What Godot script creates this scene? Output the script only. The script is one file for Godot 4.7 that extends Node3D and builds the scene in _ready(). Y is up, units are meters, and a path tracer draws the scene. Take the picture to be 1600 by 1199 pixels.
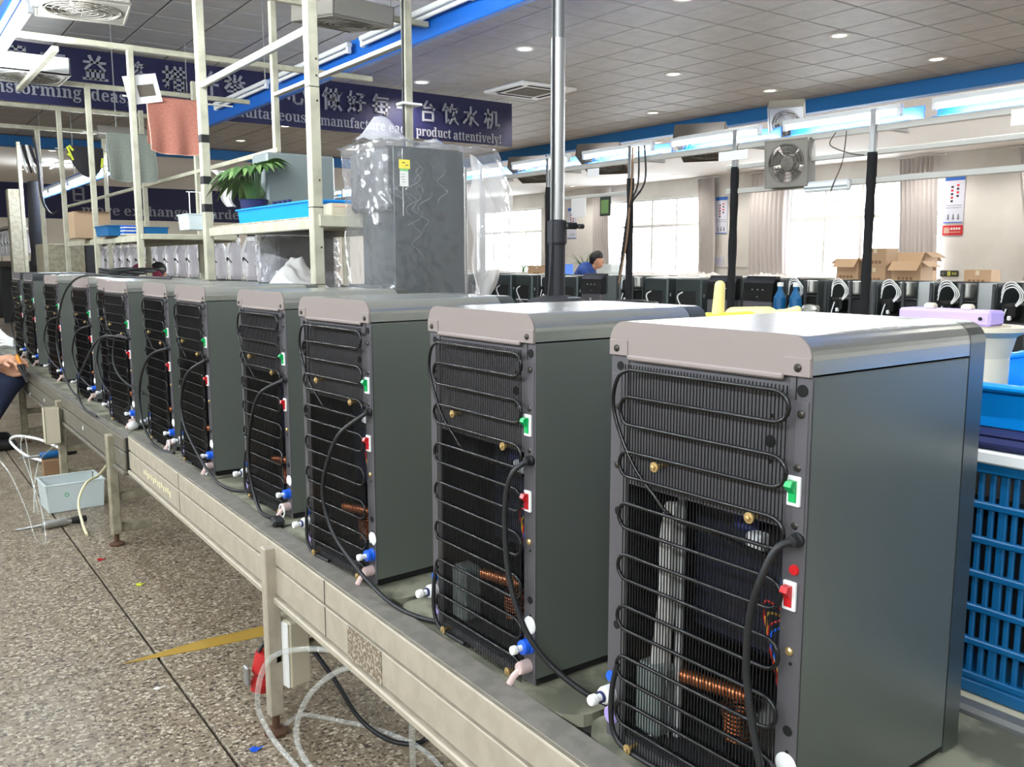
extends Node3D
# A water-cooler assembly hall. y is up, floor at 0; x runs from the aisle towards the window wall, -z runs down the conveyor.

class G:
	var s := SurfaceTool.new()
	var empty := true
	func _init() -> void:
		s.begin(Mesh.PRIMITIVE_TRIANGLES)
	func vtx(p: Vector3, n: Vector3) -> void:
		s.set_normal(n); s.set_uv(Vector2.ZERO); s.add_vertex(p)
	func tri(a: Vector3, b: Vector3, c: Vector3) -> void:  # counter-clockwise seen from outside
		var n := (b - a).cross(c - a)
		if n.length_squared() < 1e-18:
			return
		n = n.normalized(); empty = false
		vtx(a, n); vtx(c, n); vtx(b, n)
	func quad(a: Vector3, b: Vector3, c: Vector3, d: Vector3) -> void:
		tri(a, b, c); tri(a, c, d)
	func qn(a: Vector3, b: Vector3, c: Vector3, d: Vector3, na: Vector3, nb: Vector3, nc: Vector3, nd: Vector3) -> void:
		empty = false
		vtx(a, na); vtx(c, nc); vtx(b, nb); vtx(a, na); vtx(d, nd); vtx(c, nc)
	func face(p: Array, out: Vector3) -> void:
		var n: Vector3 = (p[1] - p[0]).cross(p[2] - p[0])
		if n.dot(out) < 0:
			p.reverse()
		for i in range(1, p.size() - 1):
			tri(p[0], p[i], p[i + 1])
	func box(c: Vector3, z: Vector3, bev := 0.0, t := Transform3D()) -> void:
		var h := z * 0.5
		var b: float = minf(bev, minf(h.x, minf(h.y, h.z)) * 0.98)
		var P := func(sx, sy, sz, ax):
			var q := Vector3(sx * (h.x - (0.0 if ax == 0 else b)), sy * (h.y - (0.0 if ax == 1 else b)), sz * (h.z - (0.0 if ax == 2 else b)))
			return t * (c + q)
		for s1 in [-1, 1]:
			face([P.call(s1, -1, -1, 0), P.call(s1, 1, -1, 0), P.call(s1, 1, 1, 0), P.call(s1, -1, 1, 0)], t.basis * Vector3(s1, 0, 0))
			face([P.call(-1, s1, -1, 1), P.call(1, s1, -1, 1), P.call(1, s1, 1, 1), P.call(-1, s1, 1, 1)], t.basis * Vector3(0, s1, 0))
			face([P.call(-1, -1, s1, 2), P.call(1, -1, s1, 2), P.call(1, 1, s1, 2), P.call(-1, 1, s1, 2)], t.basis * Vector3(0, 0, s1))
			if b > 0:
				for s2 in [-1, 1]:
					face([P.call(s1, s2, -1, 0), P.call(s1, s2, 1, 0), P.call(s1, s2, 1, 1), P.call(s1, s2, -1, 1)], t.basis * Vector3(s1, s2, 0))
					face([P.call(s1, -1, s2, 0), P.call(s1, 1, s2, 0), P.call(s1, 1, s2, 2), P.call(s1, -1, s2, 2)], t.basis * Vector3(s1, 0, s2))
					face([P.call(-1, s1, s2, 1), P.call(1, s1, s2, 1), P.call(1, s1, s2, 2), P.call(-1, s1, s2, 2)], t.basis * Vector3(0, s1, s2))
					for s3 in [-1, 1]:
						face([P.call(s1, s2, s3, 0), P.call(s1, s2, s3, 1), P.call(s1, s2, s3, 2)], t.basis * Vector3(s1, s2, s3))
	func bar(a: Vector3, b: Vector3, w: float, d: float, bev := 0.002) -> void:  # a square bar between two points, w across, d deep
		var y := (b - a).normalized()
		var x := y.cross(Vector3(0, 0, 1) if absf(y.z) < 0.9 else Vector3(0, 1, 0)).normalized()
		box(Vector3.ZERO, Vector3(w, (b - a).length(), d), bev, Transform3D(Basis(x, y, x.cross(y)), (a + b) / 2))
	func tube(p: Array, r: float, k := 8, closed := false, r1 := -1.0) -> void:
		var n := p.size()
		var rings := []
		var d0: Vector3 = (p[1] - p[0]).normalized()
		var u := d0.cross(Vector3(0, 1, 0) if absf(d0.y) < 0.9 else Vector3(1, 0, 0)).normalized()
		for i in n:
			var prv: Vector3 = p[(i - 1 + n) % n] if closed else p[maxi(i - 1, 0)]
			var nxt: Vector3 = p[(i + 1) % n] if closed else p[mini(i + 1, n - 1)]
			var d := (nxt - prv).normalized()
			u = (u - d * u.dot(d)).normalized()
			var v := d.cross(u)
			var rr := r if r1 < 0 else lerpf(r, r1, float(i) / (n - 1))
			var ring := []
			for j in k:
				var a := TAU * j / k
				var nn := u * cos(a) + v * sin(a)
				ring.append([p[i] + nn * rr, nn])
			rings.append(ring)
		for i in (n if closed else n - 1):
			var A: Array = rings[i]
			var B: Array = rings[(i + 1) % n]
			for j in k:
				var j2 := (j + 1) % k
				qn(A[j][0], A[j2][0], B[j2][0], B[j][0], A[j][1], A[j2][1], B[j2][1], B[j][1])
		if not closed:
			var e0: Vector3 = p[0] - p[1]
			var e1: Vector3 = p[n - 1] - p[n - 2]
			for j in range(1, k - 1):
				face([rings[0][0][0], rings[0][j][0], rings[0][j + 1][0]], e0)
				face([rings[n - 1][0][0], rings[n - 1][j][0], rings[n - 1][j + 1][0]], e1)
	func lathe(prof: Array, k := 16, t := Transform3D(), flat := false) -> void:  # prof of Vector2(radius, y) from bottom to top
		for i in prof.size() - 1:
			var p: Vector2 = prof[i]
			var q: Vector2 = prof[i + 1]
			if p.distance_to(q) < 1e-7:
				continue
			var nr := Vector2(q.y - p.y, p.x - q.x).normalized()
			for j in k:
				var a := TAU * j / k
				var b := TAU * (j + 1) / k
				var ca := Vector3(cos(a), 0, sin(a))
				var cb := Vector3(cos(b), 0, sin(b))
				var up := Vector3(0, 1, 0)
				var na := (t.basis * (ca * nr.x + up * nr.y)).normalized()
				var nb := (t.basis * (cb * nr.x + up * nr.y)).normalized()
				qn(t * (ca * p.x + up * p.y), t * (ca * q.x + up * q.y), t * (cb * q.x + up * q.y), t * (cb * p.x + up * p.y), na, na, nb, nb)
	func prism(poly: PackedVector2Array, z0: float, z1: float, t := Transform3D()) -> void:  # outline in xy, pulled along z
		var p := poly
		if Geometry2D.is_polygon_clockwise(p):
			p = p.duplicate(); p.reverse()
		var ix := Geometry2D.triangulate_polygon(p)
		for i in range(0, ix.size(), 3):
			var f := [p[ix[i]], p[ix[i + 1]], p[ix[i + 2]]]
			face(f.map(func(q): return t * Vector3(q.x, q.y, z0)), t.basis * Vector3(0, 0, -signf(z1 - z0)))
			face(f.map(func(q): return t * Vector3(q.x, q.y, z1)), t.basis * Vector3(0, 0, signf(z1 - z0)))
		for i in p.size():
			var a := p[i]
			var b := p[(i + 1) % p.size()]
			var o := Vector3(b.y - a.y, a.x - b.x, 0) * signf(1.0)
			if o.length_squared() > 1e-16:
				if not Geometry2D.is_polygon_clockwise(p):
					pass
				face([t * Vector3(a.x, a.y, z0), t * Vector3(b.x, b.y, z0), t * Vector3(b.x, b.y, z1), t * Vector3(a.x, a.y, z1)], t.basis * o)
	func sheet(nu: int, nv: int, f: Callable, th := 0.0) -> void:  # a smooth surface f(u, v), with a back th behind it
		var P := []
		for i in nu + 1:
			var row := []
			for j in nv + 1:
				row.append(f.call(float(i) / nu, float(j) / nv))
			P.append(row)
		var N := []
		for i in nu + 1:
			var row := []
			for j in nv + 1:
				var du: Vector3 = P[mini(i + 1, nu)][j] - P[maxi(i - 1, 0)][j]
				var dv: Vector3 = P[i][mini(j + 1, nv)] - P[i][maxi(j - 1, 0)]
				var n := du.cross(dv)
				row.append(n.normalized() if n.length_squared() > 1e-16 else Vector3.UP)
			N.append(row)
		for i in nu:
			for j in nv:
				qn(P[i][j], P[i + 1][j], P[i + 1][j + 1], P[i][j + 1], N[i][j], N[i + 1][j], N[i + 1][j + 1], N[i][j + 1])
				if th > 0:
					var B := func(a, b): return P[a][b] - N[a][b] * th
					qn(B.call(i, j), B.call(i, j + 1), B.call(i + 1, j + 1), B.call(i + 1, j), -N[i][j], -N[i][j + 1], -N[i + 1][j + 1], -N[i + 1][j])
		if th > 0:
			for i in nu:
				for j in [0, nv]:
					quad(P[i][j], P[i][j] - N[i][j] * th, P[i + 1][j] - N[i + 1][j] * th, P[i + 1][j])
			for j in nv:
				for i in [0, nu]:
					quad(P[i][j], P[i][j] - N[i][j] * th, P[i][j + 1] - N[i][j + 1] * th, P[i][j + 1])
	func bones(list: Array, cell: float, k: float) -> void:  # [a, b, radius at a, radius at b]: one smooth skin over tapered capsules
		var lo := Vector3.ONE * 1e9
		var hi := -lo
		for o in list:
			var rr: float = maxf(o[2], o[3]) + k + cell * 2
			lo = lo.min(o[0] - Vector3.ONE * rr).min(o[1] - Vector3.ONE * rr)
			hi = hi.max(o[0] + Vector3.ONE * rr).max(o[1] + Vector3.ONE * rr)
		var n := Vector3i(((hi - lo) / cell).ceil()) + Vector3i.ONE
		var D := PackedFloat32Array()
		D.resize(n.x * n.y * n.z)
		D.fill(9.0)
		for o in list:
			var a: Vector3 = o[0]
			var b: Vector3 = o[1]
			var rr: float = maxf(o[2], o[3]) + k + cell * 2
			var l := Vector3i(((a.min(b) - Vector3.ONE * rr - lo) / cell).floor()).clamp(Vector3i.ZERO, n - Vector3i.ONE)
			var u := Vector3i(((a.max(b) + Vector3.ONE * rr - lo) / cell).ceil()).clamp(Vector3i.ZERO, n - Vector3i.ONE)
			var ab := b - a
			var q: float = maxf(ab.length_squared(), 1e-9)
			for x in range(l.x, u.x + 1):
				for y in range(l.y, u.y + 1):
					for z in range(l.z, u.z + 1):
						var p := lo + Vector3(x, y, z) * cell
						var h := clampf((p - a).dot(ab) / q, 0, 1)
						var d: float = p.distance_to(a + ab * h) - lerpf(o[2], o[3], h)
						var i := (x * n.y + y) * n.z + z
						var e := D[i]
						var m := maxf(k - absf(d - e), 0.0) / k
						D[i] = minf(d, e) - m * m * k * 0.25
		var V := {}
		var st := [n.y * n.z, n.z, 1]
		for x in n.x - 1:
			for y in n.y - 1:
				for z in n.z - 1:
					var i := (x * n.y + y) * n.z + z
					if D[i] > cell * 2:
						continue
					var acc := Vector3.ZERO
					var cnt := 0
					for e in 12:
						var ax := e / 4
						var o1: int = (e & 1)
						var o2: int = (e >> 1) & 1
						var c := Vector3i.ZERO
						c[(ax + 1) % 3] = o1; c[(ax + 2) % 3] = o2
						var i0: int = i + c.x * st[0] + c.y * st[1] + c.z
						var d0 := D[i0]
						var d1: float = D[i0 + st[ax]]
						if (d0 < 0) != (d1 < 0):
							var pp := Vector3(c)
							pp[ax] += d0 / (d0 - d1)
							acc += pp; cnt += 1
					if cnt:
						V[i] = [lo + (Vector3(x, y, z) + acc / cnt) * cell, Vector3(D[i + st[0]] - D[i], D[i + st[1]] - D[i], D[i + 1] - D[i]).normalized()]
		for i in V.keys():
			for ax in 3:
				var s1: int = st[(ax + 1) % 3]
				var s2: int = st[(ax + 2) % 3]
				var d0 := D[i]
				var d1: float = D[i + st[ax]]
				if (d0 < 0) == (d1 < 0) or not (V.has(i - s1) and V.has(i - s2) and V.has(i - s1 - s2)):
					continue
				var A = V[i]; var B = V[i - s1]; var C = V[i - s1 - s2]; var E = V[i - s2]
				if d0 < 0:
					qn(A[0], B[0], C[0], E[0], A[1], B[1], C[1], E[1])
				else:
					qn(A[0], E[0], C[0], B[0], A[1], E[1], C[1], B[1])

var M := {}
var taken := {}
var rng := RandomNumberGenerator.new()
const ORD := ["first", "second", "third", "fourth", "fifth", "sixth", "seventh", "eighth", "ninth", "tenth", "eleventh", "twelfth", "thirteenth", "fourteenth", "fifteenth", "sixteenth", "seventeenth", "eighteenth", "nineteenth", "twentieth", "twenty-first", "twenty-second", "twenty-third", "twenty-fourth"]

func V(x, y, z) -> Vector3:
	return Vector3(x, y, z)

func tf(p: Vector3, rx := 0.0, ry := 0.0, rz := 0.0) -> Transform3D:
	return Transform3D(Basis.from_euler(Vector3(deg_to_rad(rx), deg_to_rad(ry), deg_to_rad(rz))), p)

func spl(p: Array, n := 6) -> Array:  # a smooth curve through points
	var o := []
	for i in p.size() - 1:
		var a: Vector3 = p[maxi(i - 1, 0)]
		var d: Vector3 = p[mini(i + 2, p.size() - 1)]
		for j in n:
			o.append((p[i] as Vector3).cubic_interpolate(p[i + 1], a, d, float(j) / n))
	o.append(p[-1])
	return o

func numbered(called: String) -> String:
	var n: int = taken.get(called, -1) + 1
	taken[called] = n
	return called if n == 0 else "%s_%03d" % [called, n]

func obj(called: String, g: G, m: String, parent: Node3D = null) -> MeshInstance3D:
	var o := MeshInstance3D.new()
	o.mesh = g.s.commit()
	o.material_override = M[m]
	if parent == null:
		o.name = numbered(called); add_child(o)
	else:
		o.name = called; parent.add_child(o, true)
	return o

func tag(o: Node3D, label: String, category: String, group := "") -> Node3D:
	o.set_meta("label", label); o.set_meta("category", category)
	if group:
		o.set_meta("group", group)
	return o

func thing(called: String, label: String, category: String, at := Vector3.ZERO, turn := 0.0, group := "") -> Node3D:
	var o := Node3D.new()
	o.name = numbered(called); add_child(o)
	o.position = at; o.rotation_degrees.y = turn
	return tag(o, label, category, group)

func struct(called: String, g: G, m: String) -> MeshInstance3D:
	var o := obj(called, g, m)
	o.set_meta("kind", "structure")
	return o

func stuff(o: Node3D) -> Node3D:
	o.set_meta("kind", "stuff"); return o

func dup(src: Node3D, at: Vector3, turn: float, label: String) -> Node3D:
	var c: Node3D = src.duplicate()
	c.name = numbered(String(src.name).rstrip("0123456789").rstrip("_")); add_child(c)
	c.position = at; c.rotation_degrees.y = turn; c.set_meta("label", label)
	return c

func bx(c: Vector3, z: Vector3, bev := 0.0) -> G:
	var g := G.new()
	g.box(c, z, bev)
	return g

func tb(p: Array, r: float, k := 8) -> G:
	var g := G.new()
	g.tube(p, r, k)
	return g

func mat(called: String, c: Color, rough := 0.6, metal := 0.0, spec := 0.5) -> StandardMaterial3D:
	var m := StandardMaterial3D.new()
	m.albedo_color = c; m.roughness = rough; m.metallic = metal; m.metallic_specular = spec
	m.resource_name = called
	M[called] = m
	return m

func rgb(r: int, g: int, b: int) -> Color:
	return Color8(r, g, b)

func noise(freq: float, a: Color, b: Color, seed_ := 1, oct := 4, size := 512, lo := 0.3, hi := 0.7) -> NoiseTexture2D:
	var n := FastNoiseLite.new()
	n.seed = seed_; n.frequency = freq; n.fractal_octaves = oct; n.noise_type = FastNoiseLite.TYPE_SIMPLEX_SMOOTH
	var t := NoiseTexture2D.new()
	t.width = size; t.height = size; t.seamless = true; t.noise = n
	var r := Gradient.new()
	r.offsets = PackedFloat32Array([lo, hi]); r.colors = PackedColorArray([a, b])
	t.color_ramp = r
	return t

func tri(m: StandardMaterial3D, scale: Vector3, world := true) -> void:
	m.uv1_triplanar = true; m.uv1_world_triplanar = world; m.uv1_scale = scale

func worn(called: String, a: Color, b: Color, freq: float, scale: float, rough := 0.6, metal := 0.0, seed_ := 1, lo := 0.3, hi := 0.7) -> StandardMaterial3D:
	var m := mat(called, Color.WHITE, rough, metal)
	m.albedo_texture = noise(freq, a, b, seed_, 5, 512, lo, hi)
	tri(m, Vector3.ONE * scale)
	return m

func glow(called: String, c: Color, e: float) -> void:
	var m := mat(called, c, 0.5)
	m.emission_enabled = true; m.emission = c; m.emission_energy_multiplier = e

func materials() -> void:
	rng.seed = 7
	# the hall
	var f := Image.create(1024, 1024, false, Image.FORMAT_RGB8)
	f.fill(rgb(128, 116, 98))
	for i in 42000:
		var c: Color = [rgb(164, 153, 134), rgb(92, 81, 67), rgb(142, 130, 110), rgb(70, 61, 52), rgb(114, 102, 85), rgb(180, 170, 152)][rng.randi() % 6]
		var w := rng.randi_range(2, 7)
		f.fill_rect(Rect2i(rng.randi() % 1020, rng.randi() % 1020, w, rng.randi_range(2, 6)), c)
	var fm := mat("terrazzo", Color.WHITE, 0.42)
	fm.albedo_texture = ImageTexture.create_from_image(f)
	tri(fm, Vector3.ONE * 0.62)
	fm.roughness_texture = noise(0.01, Color(0.7, 0.7, 0.7), Color(1, 1, 1), 3)
	mat("joint", rgb(70, 60, 50), 0.9)
	mat("yellow_paint", rgb(160, 128, 44), 0.7)
	worn("wall", rgb(214, 211, 205), rgb(222, 219, 214), 0.004, 0.3, 0.85)
	mat("far_wall", rgb(206, 199, 184), 0.85)
	mat("plaster", rgb(222, 217, 211), 0.85)
	worn("tile", rgb(154, 152, 148), rgb(162, 160, 156), 0.01, 0.8, 0.5)
	mat("tile_gap", rgb(92, 88, 84), 0.8)
	mat("beam_blue", rgb(36, 118, 190), 0.5)
	mat("tray_blue", rgb(18, 98, 190), 0.45)
	mat("pvc_white", rgb(226, 228, 228), 0.4)
	mat("lamp_rim", rgb(220, 218, 212), 0.5)
	glow("lamp", Color(1, 0.97, 0.9), 5.0)
	glow("tube_lit", Color(0.93, 0.98, 1.0), 5.0)
	var gl := mat("pane", Color(1, 1, 1, 0.06), 0.02)
	gl.transparency = BaseMaterial3D.TRANSPARENCY_ALPHA
	mat("window_white", rgb(226, 226, 224), 0.5)
	var cu := mat("curtain", rgb(206, 200, 198), 0.85)
	cu.backlight_enabled = true; cu.backlight = Color(0.35, 0.34, 0.33)
	mat("ground", rgb(190, 190, 186), 0.9)
	# metals
	var bs := mat("side_steel", rgb(122, 127, 121), 0.36, 0.55)
	var bn := NoiseTexture2D.new()
	bn.width = 512; bn.height = 512; bn.seamless = true; bn.as_normal_map = true; bn.bump_strength = 1.2
	var nz := FastNoiseLite.new()
	nz.frequency = 0.08; nz.seed = 5
	bn.noise = nz
	bs.roughness_texture = noise(0.05, Color(0.9, 0.9, 0.9), Color(1, 1, 1), 8)
	tri(bs, Vector3(0.6, 14, 0.6), false)
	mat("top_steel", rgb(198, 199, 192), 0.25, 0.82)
	mat("front_steel", rgb(122, 126, 122), 0.3, 0.85)
	mat("cap_grey", rgb(146, 135, 131), 0.45, 0.25)
	mat("back_grey", rgb(96, 94, 98), 0.45, 0.45)
	mat("black_gloss", rgb(12, 12, 14), 0.22)
	mat("black_wire", rgb(18, 19, 20), 0.22)
	mat("black", rgb(16, 16, 17), 0.55)
	mat("rubber", rgb(22, 23, 25), 0.5)
	mat("liner", rgb(26, 26, 30), 0.7)
	mat("dark_blue_tank", rgb(22, 26, 42), 0.35)
	mat("hole", rgb(4, 4, 4), 0.9)
	mat("copper", rgb(180, 108, 70), 0.3, 0.95)
	mat("brass", rgb(202, 172, 118), 0.35, 0.8)
	mat("screw", rgb(70, 66, 62), 0.4, 0.8)
	mat("film_white", rgb(196, 196, 198), 0.3)
	mat("white", rgb(232, 232, 230), 0.45)
	mat("blue_plastic", rgb(24, 92, 214), 0.35)
	mat("violet", rgb(170, 150, 214), 0.5)
	mat("green_switch", rgb(14, 166, 88), 0.2)
	mat("red_switch", rgb(196, 28, 34), 0.3)
	mat("red", rgb(180, 34, 34), 0.5)
	mat("yellow_wire", rgb(200, 160, 50), 0.5)
	var sp := mat("spout_clear", Color(0.95, 0.84, 0.82, 0.55), 0.2)
	sp.transparency = BaseMaterial3D.TRANSPARENCY_ALPHA
	# the line
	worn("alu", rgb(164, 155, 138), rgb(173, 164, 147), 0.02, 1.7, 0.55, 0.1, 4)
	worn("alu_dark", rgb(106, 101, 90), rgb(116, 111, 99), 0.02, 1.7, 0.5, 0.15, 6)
	worn("alu_top", rgb(124, 120, 112), rgb(138, 133, 124), 0.02, 2.0, 0.5, 0.3, 7)
	worn("sticker_rest", rgb(112, 100, 84), rgb(170, 158, 138), 0.06, 3.0, 0.8, 0.0, 8, 0.5, 0.62)
	worn("pad", rgb(92, 92, 78), rgb(140, 139, 120), 0.008, 1.6, 0.62, 0.0, 9, 0.35, 0.65)
	mat("deck_dark", rgb(34, 32, 28), 0.8)
	worn("leg_paint", rgb(132, 125, 104), rgb(152, 145, 124), 0.015, 2.0, 0.6, 0.0, 10)
	worn("post_paint", rgb(160, 157, 138), rgb(176, 173, 153), 0.01, 1.5, 0.5, 0.0, 11)
	mat("rail_white", rgb(180, 178, 170), 0.45)
	mat("galv", rgb(150, 150, 148), 0.4, 0.6)
	mat("galv_dark", rgb(112, 112, 112), 0.45, 0.5)
	mat("sleeve", rgb(30, 30, 34), 0.75)
	mat("foam_black", rgb(24, 24, 26), 0.9)
	mat("rust", rgb(84, 58, 40), 0.9)
	mat("cream", rgb(196, 187, 163), 0.5)
	mat("cream_tube", rgb(224, 216, 176), 0.4)
	var ct := mat("clear_tube", Color(0.9, 0.92, 0.9, 0.18), 0.08)
	ct.transparency = BaseMaterial3D.TRANSPARENCY_ALPHA
	var ft := mat("frosted", Color(0.86, 0.9, 0.9, 0.6), 0.3)
	ft.transparency = BaseMaterial3D.TRANSPARENCY_ALPHA
	var bg := mat("bag_film", Color(0.92, 0.92, 0.95, 0.08), 0.1)
	bg.transparency = BaseMaterial3D.TRANSPARENCY_ALPHA
	var bh := mat("bag_haze", Color(0.9, 0.9, 0.93, 0.26), 0.18)
	bh.transparency = BaseMaterial3D.TRANSPARENCY_ALPHA
	var bm := mat("bag_milky", Color(0.92, 0.91, 0.9, 0.55), 0.3)
	bm.transparency = BaseMaterial3D.TRANSPARENCY_ALPHA
	mat("bag_white", rgb(206, 204, 202), 0.4)
	var bt := mat("bottle", Color(0.86, 0.86, 0.92, 0.35), 0.12)
	bt.transparency = BaseMaterial3D.TRANSPARENCY_ALPHA
	mat("bin_blue", rgb(0, 142, 226), 0.35)
	mat("crate_blue", rgb(6, 88, 138), 0.4)
	mat("navy", rgb(26, 34, 84), 0.8)
	mat("card", rgb(168, 142, 114), 0.8)
	mat("card_dark", rgb(140, 110, 82), 0.8)
	mat("card_ink", rgb(120, 92, 66), 0.8)
	worn("towel_salmon", rgb(148, 92, 78), rgb(174, 116, 100), 0.03, 6.0, 0.95, 0.0, 12)
	worn("towel_grey", rgb(98, 104, 95), rgb(120, 124, 115), 0.03, 6.0, 0.95, 0.0, 13)
	mat("hem", rgb(206, 170, 152), 0.9)
	mat("hem_grey", rgb(140, 144, 136), 0.9)
	mat("banner", rgb(16, 18, 64), 0.55)
	mat("banner_print", rgb(140, 142, 150), 0.6)
	mat("leaf", rgb(62, 96, 46), 0.5)
	mat("leaf_pale", rgb(104, 134, 78), 0.5)
	mat("skin", rgb(196, 146, 118), 0.55)
	mat("jeans", rgb(34, 44, 70), 0.9)
	mat("dark_cloth", rgb(40, 38, 42), 0.9)
	mat("grey_cloth", rgb(150, 146, 140), 0.9)
	mat("maroon", rgb(124, 36, 66), 0.85)
	mat("blue_cloth", rgb(28, 62, 130), 0.85)
	mat("hair", rgb(22, 20, 20), 0.6)
	mat("glove_yellow", rgb(222, 214, 60), 0.6)
	mat("glove_latex", rgb(216, 200, 128), 0.5)
	mat("orange", rgb(226, 140, 40), 0.5)
	mat("lime", rgb(206, 214, 60), 0.5)
	mat("tool_blue", rgb(24, 92, 150), 0.35)
	mat("tool_steel", rgb(170, 170, 166), 0.3, 0.8)
	mat("label_yellow", rgb(236, 220, 30), 0.6)
	mat("label_white", rgb(226, 226, 220), 0.6)
	mat("label_green", rgb(110, 190, 90), 0.6)
	mat("ink", rgb(46, 44, 44), 0.7)
	mat("poster", rgb(206, 208, 222), 0.5)
	mat("poster_blue", rgb(40, 104, 196), 0.5)
	mat("sign_red", rgb(200, 34, 44), 0.5)
	mat("sign_dark", rgb(44, 46, 36), 0.6)
	mat("sign_yellow", rgb(190, 190, 80), 0.6)
	mat("machine_side", rgb(74, 82, 82), 0.32, 0.6)
	mat("panel_grey", rgb(128, 138, 138), 0.4, 0.3)
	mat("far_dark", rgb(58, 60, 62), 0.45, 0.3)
	mat("fan_grey", rgb(124, 120, 111), 0.6)
	mat("fan_dusty", rgb(92, 84, 74), 0.8)
	mat("fan_blade", rgb(104, 100, 94), 0.5)

func _ready() -> void:
	# camera
	var cam := Camera3D.new()
	cam.name = "camera"; cam.fov = 46.69; cam.near = 0.05; cam.far = 200.0
	cam.position = V(0, 1.15, 0); cam.rotation_degrees = V(-7.889, -35.723, -0.076)
	add_child(cam); cam.current = true
	# sky: bright overcast
	var we := WorldEnvironment.new()
	we.name = "environment"
	var env := Environment.new()
	var sm := ProceduralSkyMaterial.new()
	sm.sky_top_color = Color(0.86, 0.9, 0.96); sm.sky_horizon_color = Color(0.97, 0.97, 0.97)
	sm.ground_horizon_color = Color(0.8, 0.8, 0.8); sm.ground_bottom_color = Color(0.55, 0.55, 0.55)
	sm.sky_energy_multiplier = 1.0
	var sky := Sky.new()
	sky.sky_material = sm
	env.background_mode = Environment.BG_SKY; env.sky = sky; env.background_energy_multiplier = 26.0
	env.tonemap_mode = Environment.TONE_MAPPER_LINEAR; env.tonemap_exposure = 1.2
	env.sdfgi_enabled = true; env.ssao_enabled = true; env.ssil_enabled = true
	we.environment = env
	add_child(we)
	materials()
	hall()
	ceiling_lights()
	racks()
	conveyor()
	coolers()
	bench()
	crate_corner()
	floor_things()
	far_line()
	test_line()
	window_side()
	banners()
	fans_and_tubes()
	people()

func area(at: Vector3, size: Vector2, e: float, c: Color, rot := Vector3(-90, 0, 0)) -> void:
	var l := AreaLight3D.new()
	l.name = "panel_light"; l.area_size = size; l.light_energy = e; l.light_color = c
	l.area_range = 30.0; l.area_attenuation = 2.0; l.shadow_enabled = true
	l.position = at; l.rotation_degrees = rot
	add_child(l, true)

const WIN := [[-30.2, -26.0], [-22.5, -18.3], [-15.2, -11.0], [-7.8, -3.6], [-0.4, 3.8]]

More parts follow.
